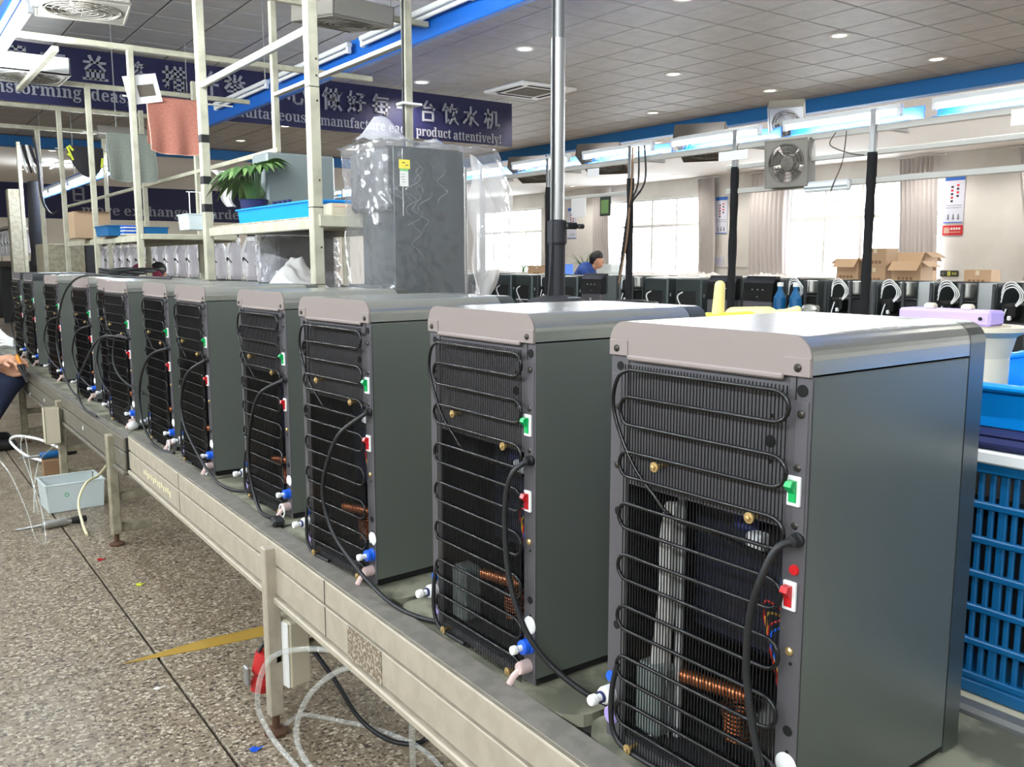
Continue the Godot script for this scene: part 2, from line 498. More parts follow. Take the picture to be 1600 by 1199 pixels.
func hall() -> void:
	# floor slabs with open joints
	var fl := struct("floor", bx(V(6.1, -0.13, -13.5), V(28.6, 0.22, 38.6)), "joint")
	for i in 13:
		for j in 17:
			var x0 := -8.4 + i * 2.4 - 0.6
			var z1 := 4.58 - j * 2.4
			if x0 > 20 or z1 < -32:
				continue
			var a := maxf(x0, -8.0)
			var b := minf(x0 + 2.4, 20.0)
			obj("slab", bx(V((a + b) / 2, -0.01, z1 - 1.2), V(b - a - 0.007, 0.02, 2.393), 0.003), "terrazzo", fl)
	# yellow line worn on the floor, along the joint
	var yl := G.new()
	yl.prism(PackedVector2Array([Vector2(0.50, 2.622), Vector2(0.62, 2.640), Vector2(0.74, 2.652), Vector2(0.9, 2.646), Vector2(1.05, 2.64), Vector2(1.05, 2.58), Vector2(0.88, 2.572), Vector2(0.7, 2.59)]), 0.0, 0.0012, Transform3D(Basis(V(1, 0, 0), V(0, 0, -1), V(0, 1, 0)), V(0, 0.0002, 0)))
	struct("trim_5", yl, "yellow_paint")
	# walls
	var g := bx(V(-8.1, 1.8, -13.5), V(0.2, 3.8, 37.4))
	struct("wall_left", g, "wall")
	struct("wall_back", bx(V(6, 1.8, 5.1), V(28.2, 3.8, 0.2)), "wall")
	struct("wall_far", bx(V(6, 1.8, -32.1), V(28.2, 3.8, 0.2)), "far_wall")
	var w := G.new()
	var z0 := -32.0
	for k in WIN:
		w.box(V(20.12, 1.8, (z0 + k[0]) / 2), V(0.24, 3.8, k[0] - z0))
		w.box(V(20.12, 0.32, (k[0] + k[1]) / 2), V(0.24, 0.76, k[1] - k[0]))
		w.box(V(20.12, 3.37, (k[0] + k[1]) / 2), V(0.24, 0.66, k[1] - k[0]))
		z0 = k[1]
	w.box(V(20.12, 1.8, (z0 + 5.0) / 2), V(0.24, 3.8, 5.0 - z0))
	struct("wall_right", w, "wall")
	struct("trim_6", bx(V(19.985, 0.98, -16.75), V(0.03, 0.03, 3.0)), "window_white")
	for i in WIN.size():
		var a: float = WIN[i][0]
		var b: float = WIN[i][1]
		var mid := (a + b) / 2
		var fr := G.new()
		for e in [[0.70, 0.76], [2.16, 2.26], [2.98, 3.04]]:
			fr.box(V(20.12, (e[0] + e[1]) / 2, mid), V(0.08, e[1] - e[0], b - a), 0.006)
		for e in 5:
			fr.box(V(20.12, 1.87, a + (b - a) * e / 4.0), V(0.075, 2.3, 0.09 if e % 2 == 0 else 0.07), 0.006)
		var wn := struct("window_%d" % (i + 1), fr, "window_white")
		for e in 4:
			for r in [[0.76, 2.16], [2.26, 2.98]]:
				obj("pane", bx(V(20.12, (r[0] + r[1]) / 2, a + (b - a) * (e + 0.5) / 4), V(0.006, r[1] - r[0], (b - a) / 4 - 0.07)), "pane", wn)
		obj("sill", bx(V(19.97, 0.7, mid), V(0.14, 0.04, b - a + 0.1), 0.006), "window_white", wn)
	struct("ground", bx(V(45, -0.4, -14), V(49, 0.2, 120)), "ground")
	# ceiling: metal tiles up to the blue beam, plaster beyond
	var ce := struct("ceiling", bx(V(2.05, 3.66, -7.4), V(20.3, 0.2, 25.4)), "tile_gap")
	struct("ceiling_plaster", bx(V(16.2, 3.65, -13.5), V(8.0, 0.2, 37.2)), "plaster")
	struct("ceiling_far", bx(V(2.05, 3.65, -26.1), V(20.3, 0.2, 12.0)), "plaster")
	var shape := bx(V(0, 0, 0), V(0.586, 0.014, 0.586), 0.006).s.commit()
	var list := []
	var cx := Vector3(sin(deg_to_rad(35.7)), 0, -cos(deg_to_rad(35.7)))
	for i in 33:
		for j in 42:
			var p := V(-7.4 + i * 0.6, 3.553, 4.6 - j * 0.6)
			if p.x < -8 or p.x > 11.9 or p.z < -19.8:
				continue
			var along := p.dot(cx)
			var seen := along > 3.2 and absf(p.dot(Vector3(-cx.z, 0, cx.x))) < along * 0.6
			list.append([(0.0 if seen else 1000.0) + p.length(), p])
	list.sort_custom(func(a, b): return a[0] < b[0])
	var rest := []
	for n in list.size():
		if n < 290:
			var o := MeshInstance3D.new()
			o.name = "ceiling_tile"; o.mesh = shape; o.material_override = M["tile"]
			o.position = list[n][1]
			ce.add_child(o, true)
		else:
			rest.append(list[n][1])
	var mm := MultiMesh.new()
	mm.transform_format = MultiMesh.TRANSFORM_3D; mm.mesh = shape; mm.instance_count = rest.size()
	for n in rest.size():
		mm.set_instance_transform(n, Transform3D(Basis(), rest[n]))
	var mi := MultiMeshInstance3D.new()
	mi.name = "ceiling_tiles_beyond"; mi.multimesh = mm; mi.material_override = M["tile"]
	ce.add_child(stuff(mi))
	struct("trim_1", bx(V(11.8, 3.445, -7.5), V(0.2, 0.2, 25.0), 0.006), "beam_blue")
	struct("trim_2", bx(V(2.1, 3.46, -20.1), V(20.2, 0.21, 0.2), 0.006), "beam_blue")
	# air-conditioning cassette
	var t := thing("ceiling_cassette", "square white air-conditioning cassette with a grey grille set in the tiled ceiling", "air conditioner", V(7.8, 3.546, -10.4))
	obj("frame", bx(V(0, -0.02, 0), V(0.95, 0.04, 0.95), 0.012), "pvc_white", t)
	var gr := obj("grille", bx(V(0, -0.043, 0), V(0.5, 0.008, 0.5), 0.003), "fan_dusty", t)
	for k in 9:
		obj("slat", bx(V(0, -0.05, -0.2 + k * 0.05), V(0.46, 0.008, 0.012), 0.002), "fan_grey", gr)
	for s in [-1, 1]:
		obj("vent", bx(V(0.36 * s, -0.042, 0), V(0.06, 0.006, 0.6), 0.002), "sleeve", t)
		obj("vent", bx(V(0, -0.042, 0.36 * s), V(0.6, 0.006, 0.06), 0.002), "sleeve", t)
	var sd := thing("smoke_detector", "small white round smoke detector under the ceiling tiles near the orange towel", "smoke detector", V(1.98, 3.546, -6.55))
	var sg := G.new()
	sg.lathe([Vector2(0, -0.06), Vector2(0.035, -0.06), Vector2(0.04, -0.035), Vector2(0.06, -0.025), Vector2(0.065, 0), Vector2(0, 0)], 18)
	obj("housing", sg, "pvc_white", sd)

func ceiling_lights() -> void:
	var rows := {6.3: "tiled row nearest the conveyor", 8.7: "second tiled row from the conveyor", 10.65: "tiled row beside the long blue beam", 13.4: "plaster row just beyond the blue beam", 18.9: "plaster row close to the windows"}
	var zs := [-1.2, -3.6, -6.05, -8.5, -10.85, -13.3, -15.7, -18.1, -22.7, -27.0]
	for p in [[3.5, -22.1], [0.6, -22.1], [3.5, -27.0], [0.6, -27.0]]:
		downlight(V(p[0], 3.55, p[1]), "round ceiling downlight in the plaster beyond the far beam, %s" % ("nearer pair, " if p[1] > -25 else "further pair, ") + ("right" if p[0] > 2 else "left"))
	for x in rows:
		for i in zs.size():
			if x < 12 and i > 7:
				continue
			var z: float = zs[i] - (0.2 if x > 13 else 0.0)
			downlight(V(x, 3.546 if x < 12 else 3.55, z), "round ceiling downlight, %s, %s from near end" % [rows[x], ORD[i]])

func downlight(p: Vector3, label: String) -> void:
			var t := thing("downlight", label, "downlight", p, 0, "recessed ceiling downlights")
			var g := G.new()
			g.lathe([Vector2(0.075, -0.006), Vector2(0.1, -0.014), Vector2(0.112, 0.0), Vector2(0.075, 0)], 24)
			obj("rim", g, "lamp_rim", t)
			var d := G.new()
			d.lathe([Vector2(0, -0.008), Vector2(0.078, -0.006), Vector2(0.078, 0.0)], 24)
			obj("diffuser", d, "lamp", t)
			var l := SpotLight3D.new()
			l.name = "downlight_lamp"; l.spot_angle = 75; l.spot_angle_attenuation = 0.6; l.spot_range = 30; l.spot_attenuation = 2
			l.light_energy = 3.5; l.light_color = Color(1, 0.975, 0.94); l.light_size = 0.075; l.shadow_enabled = true
			l.position = V(p.x, 3.53, p.z); l.rotation_degrees = V(-90, 0, 0)
			add_child(l, true)

func batten(called: String, label: String, p: Vector3, len_: float, lit: bool, group: String, e := 3.0) -> void:
	# a fluorescent batten lying along z with its tube underneath
	var t := thing(called, label, "fluorescent light", p, 0, group)
	obj("housing", bx(V(0, 0.03, 0), V(0.05, 0.035, len_), 0.006), "pvc_white", t)
	for s in [-1, 1]:
		obj("end_cap", bx(V(0, -0.005, s * (len_ / 2 - 0.015)), V(0.036, 0.05, 0.03), 0.006), "pvc_white", t)
	obj("tube", tb([V(0, -0.008, -len_ / 2 + 0.03), V(0, -0.008, len_ / 2 - 0.03)], 0.014, 12), "tube_lit" if lit else "white", t)
	if lit:
		for s in [-1, 1]:  # the tube shines to both sides and down
			area(p + V(s * 0.022, -0.022, 0), Vector2(len_ - 0.06, 0.028), e * 0.7, Color(0.95, 0.98, 1.0), Vector3(-6, -90 * s, 0))

func fans_and_tubes() -> void:
	# lit battens over the aisle edge of the conveyor
	for i in 5:
		batten("batten_light", ["lit fluorescent batten over the aisle behind the camera", "lit fluorescent batten over the aisle beside the camera", "lit fluorescent batten over the aisle just out of the upper left", "lit fluorescent batten over the aisle, cut by the top left edge", "lit fluorescent batten over the aisle, lower end of the glowing pair at left"][i], V(0.72, 2.33, 2.2 - i * 2.0), 1.9, true, "lit battens above the aisle", 4.5)
	for i in 6:
		batten("batten_light", "lit fluorescent batten over the next line to the left, outside the photo, %s along" % ORD[i], V(-2.0, 2.5, 2.2 - i * 2.0), 1.9, true, "lit battens over the neighbouring line", 9.0)
	obj("batten_channel", bx(V(0.70, 2.40, -1.8), V(0.09, 0.06, 10.2), 0.005), "tray_blue")
	tag(get_node("batten_channel"), "blue steel channel carrying the lit battens over the aisle at top left", "channel")
	var hp := thing("hanger_pipe", "short white hanger pipe beside the lit batten at the top left", "hanger", V(0.70, 2.43, -4.95))
	obj("pipe", tb([V(0, 0, 0), V(0, 1.11, 0)], 0.022, 12), "pvc_white", hp)
	# blue trunking over the line with two unlit battens
	obj("trunking", bx(V(3.07, 2.66, -5.0), V(0.06, 0.2, 14.0), 0.006), "tray_blue")
	tag(get_node("trunking"), "long blue steel trunking hung above the bench, crossing the top centre", "trunking")
	for k in 4:
		batten("unlit_batten", ["unlit white fluorescent batten on the blue trunking, out of frame", "unlit white fluorescent batten on the blue trunking, longer upper one", "unlit white fluorescent batten on the blue trunking, between posts", "unlit white fluorescent batten on the blue trunking, furthest one"][k], V(2.985, 2.68, -3.6 - k * 1.65), 1.45, false, "unlit battens on the trunking")
	for k in 6:
		var hr := thing("trunking_rod", "thin steel rod hanging the blue trunking, %s from the near end" % ORD[k], "rod", V(3.07, 2.76, 1.5 - k * 2.4), 0, "trunking rods")
		obj("rod", tb([V(0, 0, 0), V(0, 0.79, 0)], 0.006, 6), "galv", hr)
	# far lit tray at the left
	for k in 4:
		batten("far_batten", "lit fluorescent batten with blue tray glowing behind the left posts, %s of the far ones" % ORD[k], V(2.15, 2.12, -10.3 - k * 1.5), 1.4, true, "far lit battens behind the posts", 7.0)
	obj("far_tray", bx(V(2.192, 2.13, -12.5), V(0.03, 0.16, 6.2), 0.004), "tray_blue")
	for k in 3:
		obj("hanger", tb([V(2.192, 2.2, -10.0 - k * 2.4), V(2.192, 3.55, -10.0 - k * 2.4)], 0.006, 6), "galv", get_node("far_tray"))
	for k in 2:
		batten("rear_batten", "lit fluorescent batten hidden behind the second banner at the far end, %s one" % ["right", "left"][k], V(4.0 - 3.2 * k, 3.49, -25.0), 1.4, true, "rear lit battens", 14.0)
	tag(get_node("far_tray"), "light blue reflector tray behind the far lit battens at left", "tray")
	# ceiling box fans over the line
	var F := [[V(1.02, 2.5, -5.25), V(0, 0, 8), "fan_grey", "cream round box fan hung face down at the very top left"], [V(1.0, 2.44, -7.0), V(0, 0, 0), "pvc_white", "white box fan hung flat beside the lit batten at the left"], [V(2.45, 2.62, -5.15), V(6, 0, -10), "fan_grey", "dusty cream box fan tilted beside the tall post at the top"], [V(2.1, 2.36, -9.3), V(8, 0, 14), "fan_grey", "dusty box fan tilted behind the salmon towel"]]
	for f in F:
		box_fan(f[3], f[0], Vector3(90, 0, 0) + f[1], 0.44, f[2], "ceiling box fans over the front line")
	var R := [[V(5.75, 2.12, -5.25), 105.0, "dusty square fan tilted under the long blue beam, nearest of the three"], [V(5.75, 2.1, -6.5), 108.0, "dusty square fan tilted under the long blue beam, middle of the three"], [V(5.75, 2.09, -7.6), 110.0, "dusty square fan tilted under the long blue beam, furthest of the three"], [V(5.72, 2.2, -4.4), 75.0, "pale angled fan bracket wedged between two lit battens at right"]]
	for f in R:
		box_fan(f[2], f[0], Vector3(f[1] - 38, -60, 0), 0.42 if f[1] > 100 else 0.26, "fan_dusty" if f[1] > 100 else "fan_grey", "fans under the rail of the far line")
	box_fan("grey square wall fan with dark blades hanging upright from the far rail", V(5.38, 1.83, -4.1), V(4, -80, 0), 0.33, "fan_grey", "")

func box_fan(label: String, p: Vector3, rot: Vector3, s: float, m: String, group: String) -> void:
	# the front faces local +z
	var t := thing("box_fan", label, "fan", p, 0, group)
	t.rotation_degrees = rot
	var h := s / 2
	var g := G.new()
	for k in 4:
		var b := Transform3D(Basis(V(0, 0, 1), PI / 2 * k), V(0, 0, 0))
		g.box(V(0, h - 0.006, 0), V(s, 0.012, 0.12), 0.003, b)
		# corner plate between the square and the round opening
		var pl := PackedVector2Array([Vector2(h, h), Vector2(0, h)])
		for a in 7:
			var q := PI / 2 - PI / 2 * a / 6.0
			pl.append(Vector2(cos(q), sin(q)) * h * 0.88)
		pl.append(Vector2(h, 0))
		g.prism(pl, 0.045, 0.055, b)
	obj("housing", g, m, t)
	var r := G.new()
	var ring := []
	for a in 28:
		ring.append(V(cos(TAU * a / 28) * h * 0.86, sin(TAU * a / 28) * h * 0.86, 0.05))
	r.tube(ring, 0.008, 6, true)
	obj("ring", r, m, t)
	var gd := G.new()
	for k in 5:
		var rg := []
		for a in 24:
			rg.append(V(cos(TAU * a / 24), sin(TAU * a / 24), 0) * h * (0.2 + 0.15 * k) + V(0, 0, 0.062))
		gd.tube(rg, 0.0022, 4, true)
	for a in 8:
		gd.tube([V(0, 0, 0.064), V(cos(TAU * a / 8), sin(TAU * a / 8), 0) * h * 0.86 + V(0, 0, 0.056)], 0.002, 4)
	obj("guard", gd, "fan_grey", t)
	for k in 5:
		var b := Transform3D(Basis(V(0, 0, 1), TAU * k / 5 + 0.3), V(0, 0, 0))
		var bl := G.new()
		bl.sheet(5, 4, func(u, v): return b * V(lerpf(0.06, 0.8 * h, v), (u - 0.5) * h * (0.35 + 0.4 * v), (u - 0.5) * 0.06 + 0.01), 0.003)
		obj("blade", bl, "fan_blade", t)
	var hb := G.new()
	hb.lathe([Vector2(0, -0.05), Vector2(0.055, -0.05), Vector2(0.06, 0.02), Vector2(0.05, 0.04), Vector2(0, 0.045)], 16, Transform3D(Basis(V(1, 0, 0), PI / 2), Vector3.ZERO))
	obj("hub", hb, m, t)
	var br := G.new()
	for a in 3:
		br.bar(V(0, 0, -0.045), V(cos(TAU * a / 3 + 0.5), sin(TAU * a / 3 + 0.5), 0) * h * 0.95 + V(0, 0, -0.045), 0.012, 0.008)
	obj("motor_bracket", br, m, t)

func racks() -> void:
	# the welded steel rack over the front line
	var t := thing("overhead_rack", "cream painted steel rack of square posts and rails standing along the front conveyor", "rack")
	for p in [[-3.22, 3.54], [-4.545, 3.54], [-5.92, 2.44], [-7.22, 2.42], [-8.43, 2.42], [-9.6, 2.4], [-10.9, 2.4]]:
		var pw := 0.043 if p[0] > -5 else 0.037
		var post := obj("post", bx(V(1.4, p[1] / 2, p[0]), V(pw, p[1], pw), 0.004), "post_paint", t)
		if p[0] == -3.22:
			for y in [1.79, 1.35, 1.06]:
				obj("joint_band", bx(V(1.4, y, p[0]), V(0.0445, 0.003, 0.0445)), "sleeve", post)
			for y in [1.89, 1.83, 1.74, 1.45, 1.2]:
				obj("bolt", bx(V(1.409, y, p[0] + 0.0225), V(0.008, 0.008, 0.004), 0.002), "screw", post)
		if p[0] == -4.545:
			for y in [1.745, 1.545, 1.41]:
				obj("black_tape", bx(V(1.4, y, p[0]), V(0.0445, 0.045, 0.0445), 0.004), "black", post)
	for p in [[-3.57, 3.54], [-5.13, 2.62], [-6.68, 2.42], [-8.2, 2.42], [-9.7, 2.42]]:
		obj("post", bx(V(2.0, p[1] / 2, p[0]), V(0.037, p[1], 0.037), 0.004), "post_paint", t)
	for p in [[-5.92, 2.43, 0.5, 3.03], [-7.22, 2.41, 0.5, 2.6], [-8.43, 2.41, 0.4, 2.6], [-9.6, 2.39, 0.3, 2.6], [-5.13, 2.64, 1.4, 3.03]]:
		obj("cross_rail", bx(V((p[2] + p[3]) / 2, p[1], p[0]), V(p[3] - p[2], 0.034, 0.034), 0.003), "post_paint", t)
	obj("long_rail", bx(V(1.4, 2.0, -3.88), V(0.022, 0.03, 1.3), 0.003), "rail_white", t)
	obj("long_rail", bx(V(2.0, 2.1, -4.35), V(0.04, 0.02, 1.55), 0.003), "rail_white", t)
	obj("long_rail", bx(V(2.0, 1.79, -8.6), V(0.025, 0.028, 7.0), 0.003), "post_paint", t)
	obj("long_rail", bx(V(0.98, 2.36, -6.6), V(0.04, 0.03, 1.5), 0.004), "post_paint", t)
	for z in [-4.56, -5.9]:
		obj("shelf_rail", bx(V(1.7, 1.3, z), V(0.6, 0.034, 0.034), 0.004), "post_paint", t)
	for z in [[-3.2, -4.545], [-5.92, -7.22], [-7.22, -8.43]]:
		var m: float = (z[0] + z[1]) / 2
		var l: float = absf(z[1] - z[0])
		obj("shelf_board", bx(V(1.7, 1.31, m), V(0.58, 0.02, l), 0.003), "leg_paint", t)
		for x in [1.41, 1.99]:
			obj("shelf_rail", bx(V(x, 1.29, m), V(0.025, 0.04, l), 0.003), "post_paint", t)
	obj("shelf_rail", bx(V(1.7, 1.3, -3.2), V(0.6, 0.045, 0.03), 0.003), "post_paint", t)
	for z in [-5.98, -7.26, -8.44, -9.66]:
		obj("towel_rod", tb([V(1.36, 2.155 - (0.07 if z < -7 else 0.0), z), V(2.04, 2.155 - (0.07 if z < -7 else 0.0), z)], 0.006, 6), "rail_white", t)
	var c := thing("black_cable", "black cable running down the tall post behind the bagged cooler", "cable", V(1.965, 0, -3.545))
	obj("cable", tb([V(0, 3.5, 0), V(0.004, 2.4, 0.002), V(0, 1.9, 0), V(0.003, 1.3, 0)], 0.006, 6), "black", c)
	obj("cable_tie", bx(V(0.03, 1.83, 0), V(0.1, 0.01, 0.06), 0.002), "white", c)
	# wrapped pillars further down
	var wp := thing("wrapped_pillar", "beige pillar with lumpy black foam wrapping at the far left", "pillar", V(1.62, 0, -12.3))
	obj("pillar", bx(V(-0.12, 1.0, 0), V(0.16, 2.0, 0.16), 0.01), "leg_paint", wp)
	var fo := G.new()
	fo.lathe([Vector2(0, 0.3), Vector2(0.09, 0.3), Vector2(0.085, 0.8), Vector2(0.1, 1.1), Vector2(0.085, 1.25), Vector2(0.095, 1.5), Vector2(0.08, 1.8), Vector2(0.07, 2.1), Vector2(0, 2.12)], 12, tf(V(0.1, 0, 0)))
	obj("foam_wrap", fo, "foam_black", wp)
	# things hung on the rods
	hang("towel", "salmon orange terry towel hung over a rod high on the rack", "towel_salmon", "hem", V(1.5, 2.155, -5.98), 0.33, 0.33)
	hang("towel", "grey green terry towel hung over a rod behind the salmon one", "towel_grey", "hem_grey", V(1.52, 2.085, -7.26), 0.34, 0.34)
	var k := thing("notice_sheet", "white sheet with a dark grey square taped askew behind the salmon towel", "sheet", V(1.47, 2.2, -5.945), 0)
	var b := tf(V(0, 0, 0), 0, 0, -14)
	var pg := G.new()
	pg.box(V(0, 0, 0), V(0.2, 0.17, 0.003), 0, tf(V(0, 0, 0), 0, 0, 12))
	obj("paper", pg, "white", k)
	pg = G.new()
	pg.box(V(0.02, -0.01, 0.003), V(0.1, 0.07, 0.003), 0, tf(V(0, 0, 0), 0, 0, 12))
	obj("printed_square", pg, "fan_dusty", k)
	# a black and lime bag and work gloves
	var bag := thing("tool_bag", "black and lime yellow cloth bag slung on a rod left of the grey towel", "bag", V(1.58, 2.1, -8.41))
	var bgm := G.new()
	bgm.sheet(10, 8, func(u, v): return V((u - 0.5) * 0.28 * (1 - 0.15 * v), -v * 0.17 * (0.5 + 0.9 * sin(u * 2.6)), 0.03 * sin(u * PI) * sin(v * PI)), 0.03)
	obj("cloth", bgm, "dark_cloth", bag)
	for s in [[-0.125, 0.01, -0.02, -0.13], [-0.14, -0.06, 0.03, -0.18], [-0.14, 0.0, -0.10, -0.11], [0.12, -0.16, 0.13, -0.08]]:
		var lg := G.new()
		lg.bar(V(s[0], s[1], 0.035), V(s[2], s[3], 0.04), 0.018, 0.006)
		obj("lime_trim", lg, "lime", bag)
	var gv := thing("work_gloves", "grey and dark work gloves clipped to a rod at the upper left", "gloves", V(1.25, 2.22, -9.63))
	for s in 4:
		var lg := G.new()
		lg.bones([[V(0.03 * s, 0, 0), V(0.02 + 0.035 * s, -0.13 - 0.02 * (s % 2), 0.01), 0.016, 0.013], [V(0.02 + 0.035 * s, -0.13, 0.01), V(0.05 + 0.035 * s, -0.24, 0.0), 0.014, 0.01]], 0.008, 0.01)
		obj("finger", lg, ["white", "dark_cloth", "white", "dark_cloth"][s], gv)
	var hz := thing("hanging_black_hose", "thin black hose looping down beside the posts at the upper left", "hose", V(1.36, 0, -9.55))
	obj("hose", tb(spl([V(0, 2.3, 0), V(0.02, 2.1, 0.02), V(0.03, 1.75, 0.02), V(0.09, 1.6, 0.03), V(0.16, 1.62, 0.02)]), 0.012), "black", hz)

func hang(called: String, label: String, m: String, hem: String, p: Vector3, w: float, h: float) -> void:
	var t := thing(called, label, "towel", p)
	var f := func(u, v):
		# v runs up the back, over the rod, down the front
		var s: float = (v - 0.4) / 0.6
		var y := 0.0
		var z := 0.0
		if v < 0.37:
			y = -(0.37 - v) / 0.37 * h * 0.85; z = -0.012
		elif v < 0.43:
			var a: float = (v - 0.37) / 0.06 * PI
			y = 0.012 * sin(a); z = -0.012 * cos(a)
		else:
			y = -(v - 0.43) / 0.57 * h; z = 0.012
		var k := absf(y) / h
		var c: float = absf(u - 0.5) * 2
		y *= 1.0 - 0.05 * pow(c, 6) + 0.02 * sin(u * 3)
		return V(u * w + 0.004 * sin(v * 9), y, z + signf(z) * k * (0.014 * sin(u * 14 + 1) + 0.012))
	var g := G.new()
	g.sheet(28, 40, f, 0.004)
	obj("cloth", g, m, t)
	var e := []
	for i in 13:
		e.append(f.call(0.002, lerpf(0.43, 1.0, i / 12.0)) + V(0, 0, 0.001))
	for i in range(1, 17):
		e.append(f.call(i / 16.0, 0.998) + V(0, 0, 0.001))
	for i in range(1, 13):
		e.append(f.call(0.998, lerpf(1.0, 0.43, i / 12.0)) + V(0, 0, 0.001))
	obj("hem", tb(e, 0.004, 6), hem, t)

func rail_x(z: float) -> float:
	return 0.714 - 0.0165 * (z + 0.86)

func conveyor() -> void:
	var t := thing("conveyor", "long low steel conveyor with pale side rails carrying the row of water coolers", "conveyor")
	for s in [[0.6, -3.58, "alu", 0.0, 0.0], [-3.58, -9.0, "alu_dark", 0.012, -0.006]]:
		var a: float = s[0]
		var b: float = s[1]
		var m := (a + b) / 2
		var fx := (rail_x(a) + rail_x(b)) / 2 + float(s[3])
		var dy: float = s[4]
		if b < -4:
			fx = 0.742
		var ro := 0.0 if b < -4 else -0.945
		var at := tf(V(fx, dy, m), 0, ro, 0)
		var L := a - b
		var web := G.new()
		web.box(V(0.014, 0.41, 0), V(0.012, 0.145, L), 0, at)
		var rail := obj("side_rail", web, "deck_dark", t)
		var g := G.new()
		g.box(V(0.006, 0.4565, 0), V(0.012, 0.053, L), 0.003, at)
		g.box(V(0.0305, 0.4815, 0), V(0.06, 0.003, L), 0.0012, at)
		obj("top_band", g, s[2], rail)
		g = G.new()
		g.box(V(0.006, 0.391, 0), V(0.012, 0.067, L), 0.002, at)
		obj("side_band", g, s[2], rail)
		g = G.new()
		g.box(V(0.004, 0.344, 0), V(0.024, 0.016, L), 0.003, at)
		obj("bottom_flange", g, s[2], rail)
		g = G.new()
		g.box(V(0.034, 0.4835, 0), V(0.05, 0.0015, L), 0.0005, at)
		obj("wear_strip", g, "alu_top", rail)
		if b > -4:
			for z in [-1.69, -0.55, -2.85]:
				g = G.new()
				g.box(V(-0.0003, 0.391, z - m), V(0.001, 0.066, 0.0025), 0, at)
				g.box(V(-0.0003, 0.4565, z - m), V(0.001, 0.052, 0.0025), 0, at)
				obj("joint_line", g, "deck_dark", rail)
			g = G.new()
			g.box(V(-0.0008, 0.391, -1.5 - m), V(0.0016, 0.066, 0.15), 0, at)
			obj("worn_sticker", g, "sticker_rest", rail)
			g = G.new()
			for k in 14:
				g.box(V(-0.0006, 0.392 + 0.004 * sin(k * 2.3), -3.33 + 0.028 * k - m), V(0.001, 0.014 + 0.008 * fmod(k * 0.37, 1.0), 0.014), 0, at)
			obj("faded_lettering", g, "cream_tube", rail)
		else:
			for k in 9:
				g = G.new()
				g.box(V(-0.001, 0.40 + 0.045 * sin(k * 1.7), -0.55 * k + 1.9), V(0.002, 0.016, 0.014), 0, at)
				obj("paint_chip", g, "white", rail)
	# legs
	for l in [[-2.0, 0.724, 0.03, "alu", 0.475], [-3.79, 0.738, 0.05, "leg_paint", 0.46], [-4.95, 0.735, 0.05, "leg_paint", 0.45], [-6.35, 0.735, 0.05, "leg_paint", 0.45], [-8.2, 0.735, 0.05, "leg_paint", 0.45], [0.35, 0.70, 0.03, "alu", 0.475]]:
		var z: float = l[0]
		var leg := obj("leg", bx(V(l[1], (l[4] + 0.05) / 2, z), V(0.035, l[4] - 0.05, l[2]), 0.003), l[3], t)
		var b := G.new()
		b.lathe([Vector2(0, 0.0), Vector2(0.03, 0.0), Vector2(0.03, 0.008), Vector2(0.01, 0.014), Vector2(0.01, 0.06), Vector2(0, 0.06)], 10, tf(V(l[1], 0.0006, z)))
		obj("levelling_foot", b, "rust", leg)
		if z < -3:
			obj("foot_plate", bx(V(l[1] + 0.06, 0.07, z - 0.01), V(0.15, 0.035, 0.03), 0.003), l[3], leg)
		obj("leg", bx(V(1.29, 0.22, z), V(0.035, 0.44, 0.04), 0.003), "leg_paint", t)
	# inside: return tray, dark bed and cross members
	obj("bed", bx(V(1.02, 0.45, -4.2), V(0.52, 0.02, 9.5)), "deck_dark", t)
	obj("return_tray", bx(V(0.95, 0.27, -4.6), V(0.25, 0.06, 6.5), 0.004), "alu_dark", t)
	for z in [-2.0, -3.79, -4.95, -6.35, -8.2]:
		obj("cross_member", bx(V(1.0, 0.2, z), V(0.55, 0.03, 0.03), 0.002), "leg_paint", t)
	var far := obj("inner_rail", bx(V(1.294, 0.468, -4.2), V(0.034, 0.044, 9.5), 0.006), "galv", t)
	# rubber covered carrier pads, gaps between them
	var js := [0.58, 0.05, -0.40, -0.935, -1.50, -2.12, -2.72, -3.17, -3.72, -4.30, -4.92, -5.52, -6.1, -6.68, -7.3, -7.95, -8.6]
	for i in js.size() - 1:
		var z0: float = js[i] - 0.008
		var z1: float = js[i + 1] + 0.008
		var p := PackedVector2Array()
		var r := 0.085
		for k in 7:
			var a := PI / 2 * k / 6
			p.append(Vector2(0.772 + r * 0.6 - r * 0.6 * sin(a) + rng.randf() * 0.004, z1 + r - r * cos(a)))
		for k in 7:
			var a := PI / 2 * k / 6
			p.append(Vector2(0.772 + r * 0.6 - r * 0.6 * cos(a) + rng.randf() * 0.004, z0 - r + r * sin(a)))
		p.append(Vector2(1.27, z0)); p.append(Vector2(1.27, z1))
		var g := G.new()
		g.prism(p, 0.4605, 0.4805 - 0.0008 * (i % 2), Transform3D(Basis(V(1, 0, 0), V(0, 0, 1), V(0, 1, 0)), Vector3.ZERO))
		obj("carrier_pad", g, "pad", t)

func cap_profile(v0: float, w := 0.31, r := 0.027, top := 0.59) -> PackedVector2Array:
	var p := PackedVector2Array([Vector2(0, v0), Vector2(w, v0)])
	for k in 9:
		var a := PI / 2 * k / 8
		p.append(Vector2(w - r + r * cos(a), top - r + r * sin(a)))
	for k in 9:
		var a := PI / 2 * k / 8
		p.append(Vector2(r - r * sin(a), top - r + r * cos(a)))
	return p

const BACK := Basis(Vector3(0, 0, 1), Vector3(0, 1, 0), Vector3(1, 0, 0))  # outline (across, up) pulled along depth

func bk(p: PackedVector2Array, x0: float, x1: float) -> G:
	var g := G.new()
	g.prism(p, x0, x1, Transform3D(BACK, Vector3.ZERO))
	return g

